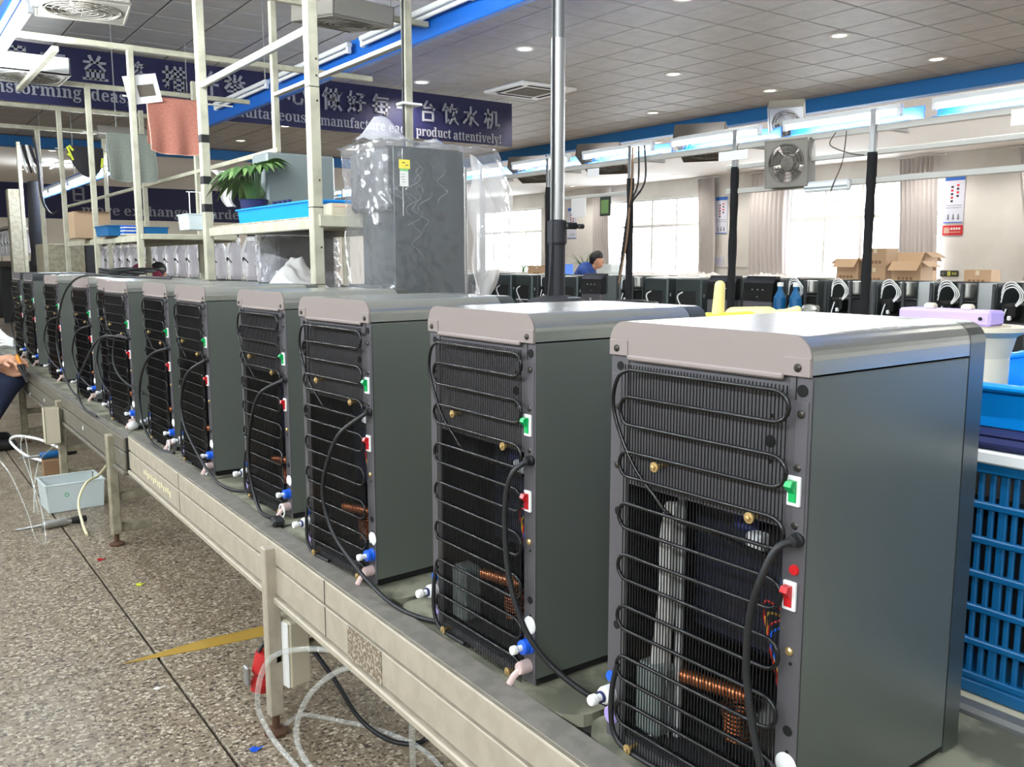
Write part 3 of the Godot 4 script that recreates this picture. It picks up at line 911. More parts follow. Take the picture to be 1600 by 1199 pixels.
func disc(g: G, x: float, v: float, u: float, prof: Array, k := 14) -> void:  # a turned piece standing out of the back, y of prof is outward
	g.lathe(prof, k, Transform3D(Basis(V(0, 1, 0), V(-1, 0, 0), V(0, 0, 1)), V(x, v, u)))

func make_cooler() -> Node3D:
	var t := thing("water_cooler", "", "water cooler", Vector3.ZERO, 0, "water coolers on the front conveyor")
	# shell
	for u in [0.002, 0.308]:
		obj("side_panel", bx(V(0.166, 0.2795, u), V(0.33, 0.531, 0.004), 0.0012), "side_steel", t)
	obj("top_cover", bk(cap_profile(0.5475), 0.0, 0.331), "top_steel", t)
	var fp := obj("front_panel", bk(cap_profile(0.004), 0.333, 0.372), "front_steel", t)
	obj("display", bx(V(0.374, 0.47, 0.155), V(0.006, 0.17, 0.28), 0.002), "black_gloss", fp)
	obj("drip_recess", bx(V(0.3735, 0.24, 0.155), V(0.005, 0.22, 0.2), 0.002), "black", fp)
	obj("base", bx(V(0.17, 0.007, 0.155), V(0.32, 0.013, 0.3), 0.002), "black", t)
	# back: cap, frame, upper plate
	var cap := obj("back_cap", bk(cap_profile(0.5455), -0.003, -0.0002), "cap_grey", t)
	obj("cap_lip", bx(V(-0.0035, 0.5435, 0.155), V(0.006, 0.007, 0.242), 0.002), "cap_grey", cap)
	for u in [0.0172, 0.2925]:
		obj("cap_tab", bx(V(-0.0036, 0.5555, u), V(0.0016, 0.0205, 0.0335), 0.0006), "cap_grey", cap)
	var fr := G.new()
	fr.box(V(0.002, 0.275, 0.0165), V(0.004, 0.541, 0.033), 0.001)
	fr.box(V(0.002, 0.275, 0.2955), V(0.004, 0.541, 0.029), 0.001)
	fr.box(V(0.004, 0.46, 0.157), V(0.004, 0.171, 0.25), 0.0)
	fr.box(V(0.004, 0.008, 0.157), V(0.004, 0.014, 0.25), 0.0)
	var frame := obj("back_frame", fr, "back_grey", t)
	obj("cover_plate", bx(V(-0.0006, 0.4395, 0.2993), V(0.0014, 0.159, 0.0165), 0.0006), "back_grey", frame)
	obj("cover_plate", bx(V(-0.0006, 0.46, 0.0125), V(0.0014, 0.12, 0.017), 0.0006), "back_grey", frame)
	obj("seam", bx(V(-0.0003, 0.532, 0.2905), V(0.001, 0.025, 0.0009)), "hole", frame)
	var g := G.new()
	for h in [[0.531, 0.0178, 0.006], [0.530, 0.2985, 0.0068], [0.4595, 0.2975, 0.0063], [0.4621, 0.0189, 0.004], [0.3335, 0.0175, 0.0062], [0.1725, 0.0182, 0.006], [0.142, 0.298, 0.0062], [0.222, 0.298, 0.002], [0.117, 0.2985, 0.002]]:
		disc(g, -0.0001, h[0], h[1], [Vector2(0, 0.0009), Vector2(h[2], 0.0007), Vector2(h[2], 0)])
	for h in [[0.4685, 0.258, 0.0072], [0.4975, 0.2595, 0.0026], [0.4455, 0.2585, 0.0026]]:
		disc(g, 0.0019, h[0], h[1], [Vector2(0, 0.0009), Vector2(h[2], 0.0007), Vector2(h[2], 0)])
	obj("holes", g, "hole", frame)
	for s in [[0.5545, 0.0147, 0.0046], [0.5550, 0.2943, 0.0046], [0.505, 0.2987, 0.0015], [0.4453, 0.2968, 0.0005], [0.3966, 0.0142, 0.0], [0.3806, 0.2963, 0.0], [0.4764, 0.0166, 0.0015], [0.0253, 0.298, 0.0]]:
		g = G.new()
		disc(g, -float(s[2]), s[0], s[1], [Vector2(0, 0.003), Vector2(0.0025, 0.0028), Vector2(0.0046, 0.0012), Vector2(0.0046, 0)], 12)
		obj("screw", g, "screw", frame)
	g = G.new()
	disc(g, 0, 0.236, 0.296, [Vector2(0, 0.004), Vector2(0.003, 0.0038), Vector2(0.0052, 0.002), Vector2(0.0052, 0)], 7)
	obj("earth_screw", g, "brass", frame)
	g = G.new()
	g.box(V(0.3, 0.28, 0.155), V(0.004, 0.52, 0.29))
	g.box(V(0.15, 0.28, 0.006), V(0.29, 0.52, 0.003))
	g.box(V(0.15, 0.28, 0.303), V(0.29, 0.52, 0.003))
	g.box(V(0.15, 0.018, 0.155), V(0.29, 0.004, 0.29))
	g.box(V(0.15, 0.54, 0.155), V(0.29, 0.004, 0.29))
	obj("inner_liner", g, "liner", t)
	# what shows inside
	obj("cold_tank", bx(V(0.17, 0.27, 0.175), V(0.19, 0.2, 0.19), 0.012), "dark_blue_tank", t)
	g = G.new()
	g.lathe([Vector2(0, 0.02), Vector2(0.075, 0.02), Vector2(0.08, 0.05), Vector2(0.078, 0.09), Vector2(0.06, 0.115), Vector2(0.03, 0.125), Vector2(0, 0.127)], 24, tf(V(0.14, 0, 0.19)))
	obj("compressor", g, "black_gloss", t)
	g = G.new()
	var prof := [Vector2(0, 0)]
	for k in 14:
		prof.append(Vector2(0.0105, 0.004 + 0.0074 * k)); prof.append(Vector2(0.009, 0.0078 + 0.0074 * k))
	prof.append(Vector2(0.003, 0.112)); prof.append(Vector2(0, 0.114))
	g.lathe(prof, 12, tf(V(0.045, 0.1175, 0.097), 83, 0, 0))
	obj("filter_drier", g, "copper", t)
	var coil := []
	for k in 110:
		var a := k * 0.5
		coil.append(V(0.05 + 0.018 * sin(a), 0.112 - k * 0.00042, 0.185 + 0.018 * cos(a) + k * 0.00008))
	obj("capillary_coil", tb(coil, 0.0016, 6), "copper", t)
	g = G.new()
	g.sheet(10, 18, func(u, v): return V(0.035 + 0.012 * sin(u * 9 + v * 3), 0.02 + 0.335 * v, 0.038 + 0.032 * u * (1.3 - 0.7 * v) + 0.038 * v + 0.003 * sin(v * 13)), 0.0008)
	obj("plastic_film", g, "bag_milky", t)
	g = G.new()
	g.tube([V(0.055, 0.02, 0.082), V(0.055, 0.37, 0.082)], 0.005, 8)
	obj("drain_pipe", g, "film_white", t)
	obj("foam_block", bx(V(0.035, 0.075, 0.06), V(0.04, 0.1, 0.045), 0.006), "panel_grey", t)
	obj("blue_valve", bx(V(0.06, 0.352, 0.19), V(0.03, 0.03, 0.035), 0.006), "navy", t)
	obj("white_connector", bx(V(0.045, 0.333, 0.213), V(0.02, 0.022, 0.024), 0.003), "film_white", t)
	for w in [["red", 0.0, 0.02], ["yellow_wire", 0.006, 0.035], ["blue_plastic", 0.012, 0.012], ["red", 0.004, 0.05]]:
		var d: float = w[1]
		var e: float = w[2]
		obj("wire", tb(spl([V(0.03, 0.30, 0.272 - d), V(0.022 + e * 0.3, 0.26, 0.268 + d), V(0.02, 0.22 + e, 0.258 - e * 0.3), V(0.03, 0.17, 0.262 + d), V(0.05, 0.13, 0.25)], 5), 0.0016, 5), w[0], t)
	# condenser
	var vs := [0.529, 0.494, 0.457, 0.4215, 0.388, 0.352, 0.318, 0.282, 0.248, 0.211, 0.178, 0.140, 0.107, 0.075, 0.042]
	var path := spl([V(0.03, 0.325, 0.24), V(0.012, 0.338, 0.172), V(-0.004, 0.349, 0.12), V(-0.009, 0.374, 0.09), V(-0.012, 0.40, 0.062), V(-0.013, 0.433, 0.0388), V(-0.013, 0.469, 0.0213), V(-0.013, 0.4957, 0.019), V(-0.013, 0.520, 0.029), V(-0.0125, 0.529, 0.047)], 5)
	for i in vs.size():
		var right := i % 2 == 0
		var u1 := 0.271 if right else 0.047
		path.append(V(-0.012, vs[i], 0.159))
		path.append(V(-0.012, vs[i], u1))
		if i < vs.size() - 1:
			var c: float = (vs[i] + vs[i + 1]) / 2
			var h: float = (vs[i] - vs[i + 1]) / 2
			for k in range(1, 8):
				var a := PI * k / 8
				path.append(V(-0.012, c + h * cos(a), u1 + (0.0195 if right else -0.016) * sin(a)))
			path.append(V(-0.012, vs[i + 1], u1))
	path.append(V(-0.01, 0.036, 0.281))
	obj("condenser_tube", tb(path, 0.0026, 8), "black_gloss", t)
	g = G.new()
	for k in 50:
		var u := 0.036 + 0.249 * k / 49.0
		g.box(V(-0.0087, 0.269, u), V(0.0011, 0.532, 0.0011))
	stuff(obj("condenser_wires", g, "black_wire", t))
	obj("suction_tube", tb(spl([V(-0.012, 0.125, 0.033), V(-0.014, 0.09, 0.026), V(-0.014, 0.05, 0.024), V(-0.013, 0.022, 0.03), V(-0.012, 0.009, 0.055), V(-0.009, 0.007, 0.12)]), 0.0038, 8), "rubber", t)
	for s in [[0.4112, 0.098], [0.3807, 0.2464], [0.0133, 0.0584], [0.0126, 0.2575]]:
		g = G.new()
		disc(g, 0.003, s[0], s[1], [Vector2(0, 0.0235), Vector2(0.003, 0.0225), Vector2(0.0034, 0.0205), Vector2(0.0066, 0.02), Vector2(0.0066, 0.0178), Vector2(0.003, 0.0175), Vector2(0.003, 0)])
		obj("mounting_screw", g, "brass", t)
	# switches
	for s in [[0.4197, "green_switch", -1.0], [0.3010, "red_switch", -1.0]]:
		var v: float = s[0]
		var sw := obj("switch_frame", bx(V(-0.0022, v, 0.2945), V(0.0044, 0.0335, 0.0168), 0.001), "white", t)
		g = G.new()
		g.prism(PackedVector2Array([Vector2(-0.004, -0.0125), Vector2(-0.006, -0.012), Vector2(-0.0065, -0.002), Vector2(-0.0155, 0.0065), Vector2(-0.0125, 0.0125), Vector2(-0.004, 0.0125)]), -0.0046, 0.0046, tf(V(0, v, 0.2945)))
		obj("rocker", g, s[1], sw)
	# fittings low on the frame
	g = G.new()
	disc(g, 0, 0.101, 0.298, [Vector2(0, 0.003), Vector2(0.012, 0.0026), Vector2(0.0142, 0.001), Vector2(0.0142, 0)], 22)
	obj("white_cap", g, "white", t)
	g = G.new()
	disc(g, 0, 0.036, 0.009, [Vector2(0, 0.003), Vector2(0.011, 0.0026), Vector2(0.013, 0.001), Vector2(0.013, 0)], 22)
	obj("white_cap", g, "violet", t)
	g = G.new()
	disc(g, 0, 0.0665, 0.2957, [Vector2(0, 0.016), Vector2(0.011, 0.016), Vector2(0.012, 0.014), Vector2(0.012, 0.004), Vector2(0.0135, 0.003), Vector2(0.0135, 0)], 18)
	var blue := obj("tap_collar", g, "blue_plastic", t)
	g = G.new()
	disc(g, -0.015, 0.0665, 0.2957, [Vector2(0, 0.02), Vector2(0.006, 0.02), Vector2(0.0072, 0.018), Vector2(0.0072, 0.012), Vector2(0.005, 0.009), Vector2(0.005, 0)], 16)
	obj("push_fitting", g, "white", blue)
	g = G.new()
	disc(g, 0, 0.069, 0.0086, [Vector2(0, 0.016), Vector2(0.011, 0.016), Vector2(0.0125, 0.013), Vector2(0.0125, 0)], 18)
	blue = obj("tap_collar", g, "white", t)
	g = G.new()
	disc(g, -0.0155, 0.069, 0.0086, [Vector2(0, 0.024), Vector2(0.0065, 0.024), Vector2(0.0078, 0.021), Vector2(0.0078, 0.014), Vector2(0.0052, 0.011), Vector2(0.0052, 0)], 16)
	obj("push_fitting", g, "white", blue)
	g = G.new()
	disc(g, -0.015, 0.069, 0.0086, [Vector2(0.0055, 0.0055), Vector2(0.0082, 0.005), Vector2(0.0082, 0.003), Vector2(0.0055, 0.0025)], 16)
	obj("clip_ring", g, "navy", blue)
	g = G.new()
	disc(g, 0, 0.095, 0.0093, [Vector2(0, 0.006), Vector2(0.006, 0.0056), Vector2(0.0075, 0.003), Vector2(0.0075, 0)], 16)
	obj("blue_cap", g, "blue_plastic", t)
	g = G.new()
	disc(g, 0, 0.0321, 0.2935, [Vector2(0, 0.02), Vector2(0.009, 0.02), Vector2(0.0105, 0.017), Vector2(0.0115, 0.0)], 18)
	var sp := obj("drain_spout", g, "spout_clear", t)
	obj("nozzle", tb([V(-0.014, 0.03, 0.292), V(-0.024, 0.018, 0.286), V(-0.03, 0.006, 0.283)], 0.0055, 10), "spout_clear", sp)
	g = G.new()
	disc(g, 0, 0.0895, 0.297, [Vector2(0, 0.006), Vector2(0.003, 0.005), Vector2(0.0035, 0.0)], 10)
	obj("pin", g, "screw", t)
	g = G.new()
	disc(g, 0, 0.3663, 0.301, [Vector2(0, 0.014), Vector2(0.0065, 0.013), Vector2(0.0072, 0.006), Vector2(0.0085, 0.004), Vector2(0.0085, 0)], 14)
	obj("cord_grommet", g, "rubber", t)
	return t

func cord(c: Node3D, p: Array) -> void:  # [across, up] or [across, up, out] in the cooler's own axes, starting at the grommet
	var q := [V(-0.008, 0.366, 0.301)]
	for e in p:
		q.append(V(-float(e[2]) if e.size() > 2 else -0.034, e[1], e[0]))
	obj("power_cord", tb(spl(q, 7), 0.0045, 8), "rubber", c)

func coolers() -> void:
	var P := [[0.7964, -0.8799, 0.873], [0.8005, -1.3623, -0.08], [0.782, -1.9025, 3.51], [0.835, -2.470, 2.41], [0.824, -3.058, 1.04], [0.83, -3.51, 1.0], [0.796, -4.022, 4.5], [0.845, -4.40, 1.5], [0.82, -4.87, 3.5], [0.82, -5.73, 4.0], [0.83, -6.64, 2.0], [0.83, -7.2, 2.0], [0.84, -7.75, 2.0]]
	var L := ["dark grey water cooler nearest the camera, largest, at the right front", "second dark grey water cooler in the row, its cord running to the nearest one", "third dark grey water cooler from the front, its cord bowed out in an arc", "fourth dark grey water cooler, its black plug lying on the conveyor edge", "fifth dark grey water cooler, cord reaching towards the fourth one's white tap", "sixth dark grey water cooler, next to the crumpled white bag on the conveyor", "seventh dark grey water cooler, turned a little, two thin cords crossing its back", "eighth dark grey water cooler, a narrow sliver showing behind the seventh", "ninth dark grey water cooler with a long black cable looped over its top", "tenth dark grey water cooler, before the two without bright top caps", "eleventh water cooler, second last seen, dark top with a white slip on it", "twelfth water cooler, last of the row at the left edge of the photo", "hidden thirteenth water cooler at the very end of the row"]
	var first := make_cooler()
	var all := [first]
	for i in range(1, 12):
		all.append(dup(first, Vector3.ZERO, 0, ""))
	for i in 12:
		all[i].position = V(P[i][0], 0.4812, P[i][1])
		all[i].rotation_degrees.y = P[i][2]
		all[i].set_meta("label", L[i])
	cord(all[0], [[0.29, 0.357, 0.024], [0.2786, 0.32], [0.2675, 0.28], [0.2645, 0.24], [0.266, 0.20], [0.2767, 0.147], [0.290, 0.10], [0.297, 0.05, 0.03], [0.30, 0.012, 0.026], [0.27, 0.006, 0.03], [0.2, 0.0055, 0.034]])
	cord(all[1], [[0.292, 0.35, 0.028], [0.281, 0.31], [0.279, 0.25], [0.287, 0.19], [0.303, 0.14, 0.03], [0.322, 0.095, 0.02], [0.35, 0.055, 0.0], [0.40, 0.02, -0.03], [0.455, 0.006, -0.06]])
	cord(all[2], [[0.258, 0.318, 0.05], [0.205, 0.235, 0.055], [0.192, 0.172, 0.055], [0.222, 0.105, 0.05], [0.29, 0.06, 0.045], [0.37, 0.025, 0.04], [0.45, 0.008, 0.035], [0.53, 0.006, 0.02], [0.575, 0.006, -0.02], [0.60, 0.006, -0.1]])
	cord(all[3], [[0.25, 0.33, 0.05], [0.185, 0.255, 0.05], [0.155, 0.17, 0.05], [0.15, 0.085, 0.045], [0.185, 0.025, 0.045], [0.235, 0.006, 0.05], [0.30, 0.012, 0.05]])
	var c: Node3D = all[3]
	var g := G.new()
	g.box(V(0, 0, 0), V(0.03, 0.022, 0.045), 0.006, tf(V(-0.056, 0.013, 0.345), 0, -14, 0))
	var plug := obj("plug", g, "rubber", c)
	for k in 3:
		g = G.new()
		g.box(V(-0.024, 0.003 * (k - 1), 0.012 * (k - 1)), V(0.02, 0.006, 0.0018), 0, tf(V(-0.056, 0.013, 0.35), 0, -14, 0))
		obj("prong", g, "tool_steel", plug)
	cord(all[4], [[0.25, 0.322, 0.05], [0.175, 0.232, 0.05], [0.19, 0.155, 0.05], [0.28, 0.085, 0.045], [0.38, 0.035, 0.04], [0.47, 0.008, 0.03], [0.56, 0.006, 0.0], [0.575, 0.006, -0.1]])
	cord(all[5], [[0.22, 0.338, 0.045], [0.105, 0.258, 0.05], [0.055, 0.168, 0.05], [0.08, 0.08, 0.05], [0.16, 0.02, 0.045], [0.28, 0.006, 0.04], [0.36, 0.006, 0.02]])
	cord(all[6], [[0.24, 0.375, 0.03], [0.205, 0.33, 0.035], [0.21, 0.26, 0.04], [0.28, 0.2, 0.03], [0.36, 0.15, -0.02]])
	var lp := G.new()
	lp.tube(spl([V(-0.01, 0.366, 0.29), V(-0.05, 0.372, 0.20), V(-0.055, 0.345, 0.06), V(-0.05, 0.25, -0.14), V(-0.045, 0.16, -0.29), V(-0.045, 0.07, -0.33), V(-0.045, 0.018, -0.24), V(-0.04, 0.006, -0.08)], 6), 0.0045, 8)
	obj("power_cord", lp, "rubber", all[6])
	for i in [7, 8, 9, 10, 11]:
		cord(all[i], [[0.2, 0.335, 0.04], [0.11, 0.255, 0.045], [0.11, 0.19, 0.045], [0.19, 0.12, 0.04], [0.31, 0.06, 0.01]])
	for i in range(1, 12):  # only the first still holds its plastic film
		all[i].get_node("plastic_film").free(); all[i].get_node("drain_pipe").free()
		if i > 1:
			all[i].get_node("foam_block").free()
	# red lit button, only on the first one
	g = G.new()
	disc(g, 0, 0.331, 0.2977, [Vector2(0, 0.003), Vector2(0.0055, 0.0026), Vector2(0.0062, 0)], 14)
	obj("red_button", g, "red_switch", all[0])
	for i in [3, 4, 5]:
		var rg := []
		for k in 14:
			rg.append(V(-0.02, 0.022 + 0.017 * cos(TAU * k / 14), 0.29 + 0.016 * sin(TAU * k / 14)))
		g = G.new()
		g.tube(rg, 0.0024, 6, true)
		obj("drain_loop", g, "white", all[i])
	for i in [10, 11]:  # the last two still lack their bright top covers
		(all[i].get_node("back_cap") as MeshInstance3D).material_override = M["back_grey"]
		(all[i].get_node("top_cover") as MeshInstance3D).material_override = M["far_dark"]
	var cb := thing("looped_cable", "long black cable looping over the tops of the far coolers and down to the conveyor", "cable", V(0, 0, 0))
	obj("cable", tb(spl([V(1.05, 1.077, -3.95), V(0.92, 1.08, -4.2), V(0.80, 1.085, -4.42), V(0.775, 1.02, -4.75), V(0.765, 0.885, -4.97), V(0.762, 0.747, -5.07), V(0.765, 0.634, -5.02), V(0.77, 0.53, -4.85), V(0.785, 0.489, -4.72)]), 0.005), "rubber", cb)
	var cc := thing("cable_bundle", "small heap of black cable on top of the far coolers", "cable", V(1.0, 1.076, -4.68))
	for k in 4:
		var rg := []
		for a in 18:
			rg.append(V((0.09 + 0.02 * k) * cos(TAU * a / 18) + 0.02 * k, 0.006 + 0.009 * k + 0.005 * sin(a * 1.3 + k), (0.06 + 0.01 * k) * sin(TAU * a / 18)))
		g = G.new()
		g.tube(rg, 0.005, 6, true)
		obj("cable_turn", g, "rubber", cc)
	for s in [[0.97, -6.55, "white slip of paper on top of the eleventh cooler"], [0.95, -5.6, "white slip of paper on top of the tenth cooler"]]:
		var sl := obj("paper_slip", bx(V(s[0], 1.0735, s[1]), V(0.12, 0.002, 0.09), 0), "white")
		tag(sl, s[2], "paper")
	var wb := thing("white_bag", "crumpled white plastic bag lying on the conveyor before the sixth cooler", "plastic bag", V(0.815, 0.4805, -3.83))
	g = G.new()
	g.bones([[V(-0.01, 0.018, 0.12), V(0.03, 0.02, 0.06), 0.018, 0.02], [V(0.03, 0.02, 0.05), V(0.03, 0.04, -0.06), 0.02, 0.03], [V(0.03, 0.04, -0.06), V(0.05, 0.02, -0.12), 0.03, 0.018], [V(0.0, 0.012, 0.0), V(0.0, 0.012, 0.1), 0.011, 0.012]], 0.006, 0.012)
	obj("film", g, "bag_white", wb)

func bench() -> void:
	var t := thing("work_bench", "long grey work bench behind the row of coolers, mostly hidden by them", "bench", Vector3.ZERO)
	obj("top", bx(V(1.7, 0.965, -6.4), V(0.5, 0.03, 10.8), 0.004), "alu_dark", t)
	for k in 6:
		for x in [1.48, 1.92]:
			obj("leg", bx(V(x, 0.475, -1.1 - k * 2.1), V(0.04, 0.95, 0.04), 0.003), "leg_paint", t)
	# bagged cooler
	var m := thing("bagged_cooler", "new grey water cooler with a yellow sticker under clear plastic, standing tall mid photo", "water cooler", V(1.53, 0.98, -2.9))
	var g := G.new()
	g.box(V(0.19, 0.29, -0.15), V(0.28, 0.58, 0.3), 0.012)
	var side := obj("body", g, "machine_side", m)
	obj("side_panel", bx(V(0.18, 0.29, 0.0015), V(0.30, 0.57, 0.005), 0.002), "machine_side", side)
	obj("grip_recess", bx(V(0.225, 0.335, 0.004), V(0.065, 0.04, 0.003), 0.001), "far_dark", side)
	obj("yellow_label", bx(V(0.075, 0.515, 0.005), V(0.045, 0.032, 0.001)), "label_yellow", side)
	obj("green_band", bx(V(0.073, 0.494, 0.005), V(0.034, 0.008, 0.001)), "label_green", side)
	var wl := obj("white_label", bx(V(0.073, 0.463, 0.005), V(0.034, 0.054, 0.001)), "label_white", side)
	for k in 4:
		obj("print_line", bx(V(0.068, 0.479 - k * 0.009, 0.0058), V(0.016, 0.002, 0.0006)), "panel_grey", wl)
	for k in 2:
		obj("print_mark", bx(V(0.071 + 0.014 * k, 0.52 - 0.009 * k, 0.0058), V(0.012, 0.003, 0.0006)), "ink", side)
	obj("front_head", bx(V(0.035, 0.465, -0.15), V(0.07, 0.23, 0.29), 0.014), "far_dark", m)
	obj("head_trim", bx(V(0.068, 0.45, 0.002), V(0.006, 0.24, 0.006), 0.002), "tool_steel", m)
	obj("spout", bx(V(0.045, 0.33, -0.15), V(0.03, 0.05, 0.04), 0.006), "tool_steel", m)
	obj("drip_tray", bx(V(0.02, 0.04, -0.15), V(0.10, 0.08, 0.29), 0.012), "far_dark", m)
	obj("recess_back", bx(V(0.06, 0.215, -0.15), V(0.012, 0.28, 0.27), 0.003), "panel_grey", m)
	obj("rear_trim", bx(V(0.338, 0.27, 0.002), V(0.012, 0.5, 0.006), 0.002), "tool_steel", m)
	var bag := thing("plastic_cover", "clear wrinkled plastic bag draped over the new cooler and hanging out to its right", "plastic bag", V(1.53, 0.98, -2.9))
	var nz := FastNoiseLite.new()
	nz.seed = 3; nz.frequency = 9.0
	var ring := func(q, v, grow):
		# a loose skin round the box, wide at the low right
		var a: float = q * TAU
		var c := cos(a)
		var s := sin(a)
		var rx: float = 0.215 + 0.02 * grow
		var rz := 0.19
		var e := pow(pow(absf(c), 6) + pow(absf(s), 6), -1.0 / 6)
		var bulge: float = maxf(0.0, c) * (0.02 + 0.14 * pow(maxf(0, sin(clampf(1.15 - v, 0, 1) * PI)), 0.8))
		var p := V(0.18 + c * e * rx + bulge * 1.3, v * 0.6, -0.15 + s * e * rz + 0.03 * maxf(0, -s) * (1 - v))
		var w := nz.get_noise_3d(p.x * 1.2 + 5, p.y * 0.5, p.z * 1.2) * 0.012 + nz.get_noise_3d(p.x * 5 + 1, p.y * 1.8 + p.x, p.z * 5) * 0.006
		return p + V(c, 0, s) * w
	g = G.new()
	g.sheet(96, 60, func(u, v): return ring.call(u, v * 0.985, 0.0))
	obj("film", g, "bag_film", bag)
	g = G.new()
	g.sheet(36, 20, func(u, v):
		var x := lerpf(-0.04, 0.42, u)
		var z := lerpf(-0.34, 0.045, v)
		var pk := exp(-pow((x - 0.05) / 0.07, 2) - pow((z + 0.12) / 0.08, 2)) * 0.11 + exp(-pow((x - 0.31) / 0.05, 2) - pow((z + 0.2) / 0.09, 2)) * 0.05
		return V(x, 0.592 + pk + nz.get_noise_2d(x * 2, z * 2) * 0.012, z))
	obj("film_top", g, "bag_haze", bag)
	for k in 9:
		var a := 0.02 + rng.randf() * 0.2
		var y0 := 0.1 + rng.randf() * 0.35
		var pp := []
		for j in 7:
			pp.append(V(a + 0.02 * sin(j * 1.7 + k) + 0.012 * j * (k % 3 - 1), y0 + j * 0.02, 0.043 + 0.004 * sin(j * 2.0 + k)))
		obj("crease", tb(spl(pp, 3), 0.0012, 4), "bag_film", bag)
	g = G.new()
	g.sheet(20, 20, func(u, v): return V(0.35 + 0.2 * u * (0.55 + 0.6 * sin(v * 2.4)) + 0.012 * sin(v * 17 + u * 5), 0.005 + 0.56 * v * (1.0 - 0.12 * u), 0.02 - 0.05 * u + 0.02 * sin(u * 9 + v * 7)))
	obj("loose_film", g, "bag_milky", bag)
	# a second wrapped machine and the grey cabinet on the shelf
	m = thing("wrapped_machine", "dark machine wrapped in crinkled plastic under the shelf, behind the tall post", "machine", V(1.66, 0.98, -4.6))
	obj("body", bx(V(0.17, 0.15, 0.14), V(0.32, 0.29, 0.25), 0.015), "far_dark", m)
	g = G.new()
	g.sheet(60, 26, func(u, v):
		var a: float = u * TAU
		var e := pow(pow(absf(cos(a)), 6) + pow(absf(sin(a)), 6), -1.0 / 6)
		var p := V(0.17 + cos(a) * e * 0.185, v * 0.315, 0.14 + sin(a) * e * 0.15)
		return p + V(cos(a), 0, sin(a)) * nz.get_noise_3d(p.x * 4, p.y * 2, p.z * 4) * 0.03)
	obj("film", g, "bag_haze", m)
	m = thing("grey_cabinet", "grey sheet-metal cabinet standing on the shelf behind the potted plant", "cabinet", V(1.62, 1.32, -4.5))
	obj("body", bx(V(0.18, 0.178, 0.1), V(0.36, 0.355, 0.2), 0.01), "panel_grey", m)
	obj("name_plate", bx(V(0.26, 0.14, 0.2005), V(0.05, 0.02, 0.002)), "fan_grey", m)
	m = thing("white_box", "small cream cardboard box on the end of the shelf beside the tall post", "box", V(1.48, 1.32, -3.34))
	obj("carton", bx(V(0.07, 0.025, 0.06), V(0.16, 0.05, 0.1), 0.003), "cream", m)
	obj("red_stripe", bx(V(0.07, 0.038, 0.1105), V(0.14, 0.006, 0.001)), "hem", m)
	# blue bin with the plant behind it
	m = tray("blue_tray", "shallow bright blue plastic tray on the shelf in front of the plant", V(1.52, 1.321, -3.75), V(0.18, 0.065, 0.9), "bin_blue")
	var pl := thing("potted_plant", "leafy green potted plant on the shelf above the blue tray", "plant", V(1.56, 1.32, -4.33))
	g = G.new()
	g.lathe([Vector2(0, 0.0), Vector2(0.05, 0.0), Vector2(0.065, 0.12), Vector2(0.07, 0.125), Vector2(0.06, 0.125), Vector2(0.05, 0.11), Vector2(0, 0.11)], 20)
	obj("pot", g, "navy", pl)
	for k in 64:
		var a := TAU * k * 0.381966
		var up := 0.35 + 0.65 * fmod(k * 0.618, 1.0)
		var len_ := 0.12 + 0.08 * fmod(k * 0.37, 1.0)
		var d := V(cos(a), 0, sin(a))
		var b0 := V(0, 0.12, 0) + d * 0.02
		var b1 := b0 + d * 0.05 * (1.4 - up) + V(0, 0.17 * up, 0)
		var leaf := G.new()
		leaf.sheet(4, 10, func(u, v):
			var q: Vector3 = d * len_ * v * (1.3 - 0.55 * up) + V(0, len_ * (0.7 * up * v - (1.15 - 0.5 * up) * v * v), 0)
			var w: float = 0.027 * sin(PI * pow(v, 0.75)) * (0.8 + 0.4 * fmod(k * 0.73, 1.0))
			return b1 + q + Vector3(-d.z, 0, d.x) * (u - 0.5) * 2 * w + V(0, absf(u - 0.5) * w * 0.5, 0))
		obj("leaf", leaf, "leaf" if k % 4 else "leaf_pale", pl)
		var stem := tb(spl([b0 + V(0, -0.02, 0), (b0 + b1) / 2 + d * 0.004, b1], 3), 0.0025, 5)
		obj("stem", stem, "leaf", pl)
	var bl := thing("bottle_pack", "pack of dark blue bottles beside the plant on the shelf", "bottles", V(1.62, 1.32, -4.12))
	for k in 4:
		g = G.new()
		g.lathe([Vector2(0, 0), Vector2(0.024, 0), Vector2(0.025, 0.08), Vector2(0.012, 0.1), Vector2(0.012, 0.112), Vector2(0, 0.112)], 12, tf(V(0.0, 0, -0.09 + 0.06 * k)))
		obj("bottle", g, "navy", bl)
	# plastic heap on the bench
	var hp := thing("plastic_heap", "heap of thin white plastic film on the bench beside the tall post", "plastic film", V(1.62, 0.98, -3.95))
	g = G.new()
	g.sheet(44, 36, func(u, v):
		var x: float = (v - 0.5) * 0.4
		var z: float = (u - 0.5) * 1.15
		var r := sqrt(pow(x / 0.2, 2) + pow(z / 0.57, 2))
		var h := maxf(0, 1 - r) * 0.07 + exp(-pow((z - 0.02) / 0.1, 2) - pow((x + 0.03) / 0.1, 2)) * 0.12
		return V(x, 0.004 + h * (1 + 0.25 * nz.get_noise_2d(x * 1.3, z * 1.3)) + maxf(0, 1 - r) * 0.02 * nz.get_noise_2d(x * 1.1 + 3, z * 1.1), z))
	obj("film", g, "bag_white", hp)
	# pole with a dark sleeve, its foot and clamp
	var po := thing("pipe_stand", "grey galvanised pipe stand with a dark sleeve, clamp and rounded foot on the bench", "pole", V(1.9, 0.98, -2.38))
	obj("pipe", tb([V(0, 0.28, 0), V(0, 0.89, 0)], 0.024, 18), "galv", po)
	obj("upper_pipe", tb([V(0, 0.885, 0), V(0, 2.56, 0)], 0.0215, 18), "galv_dark", po)
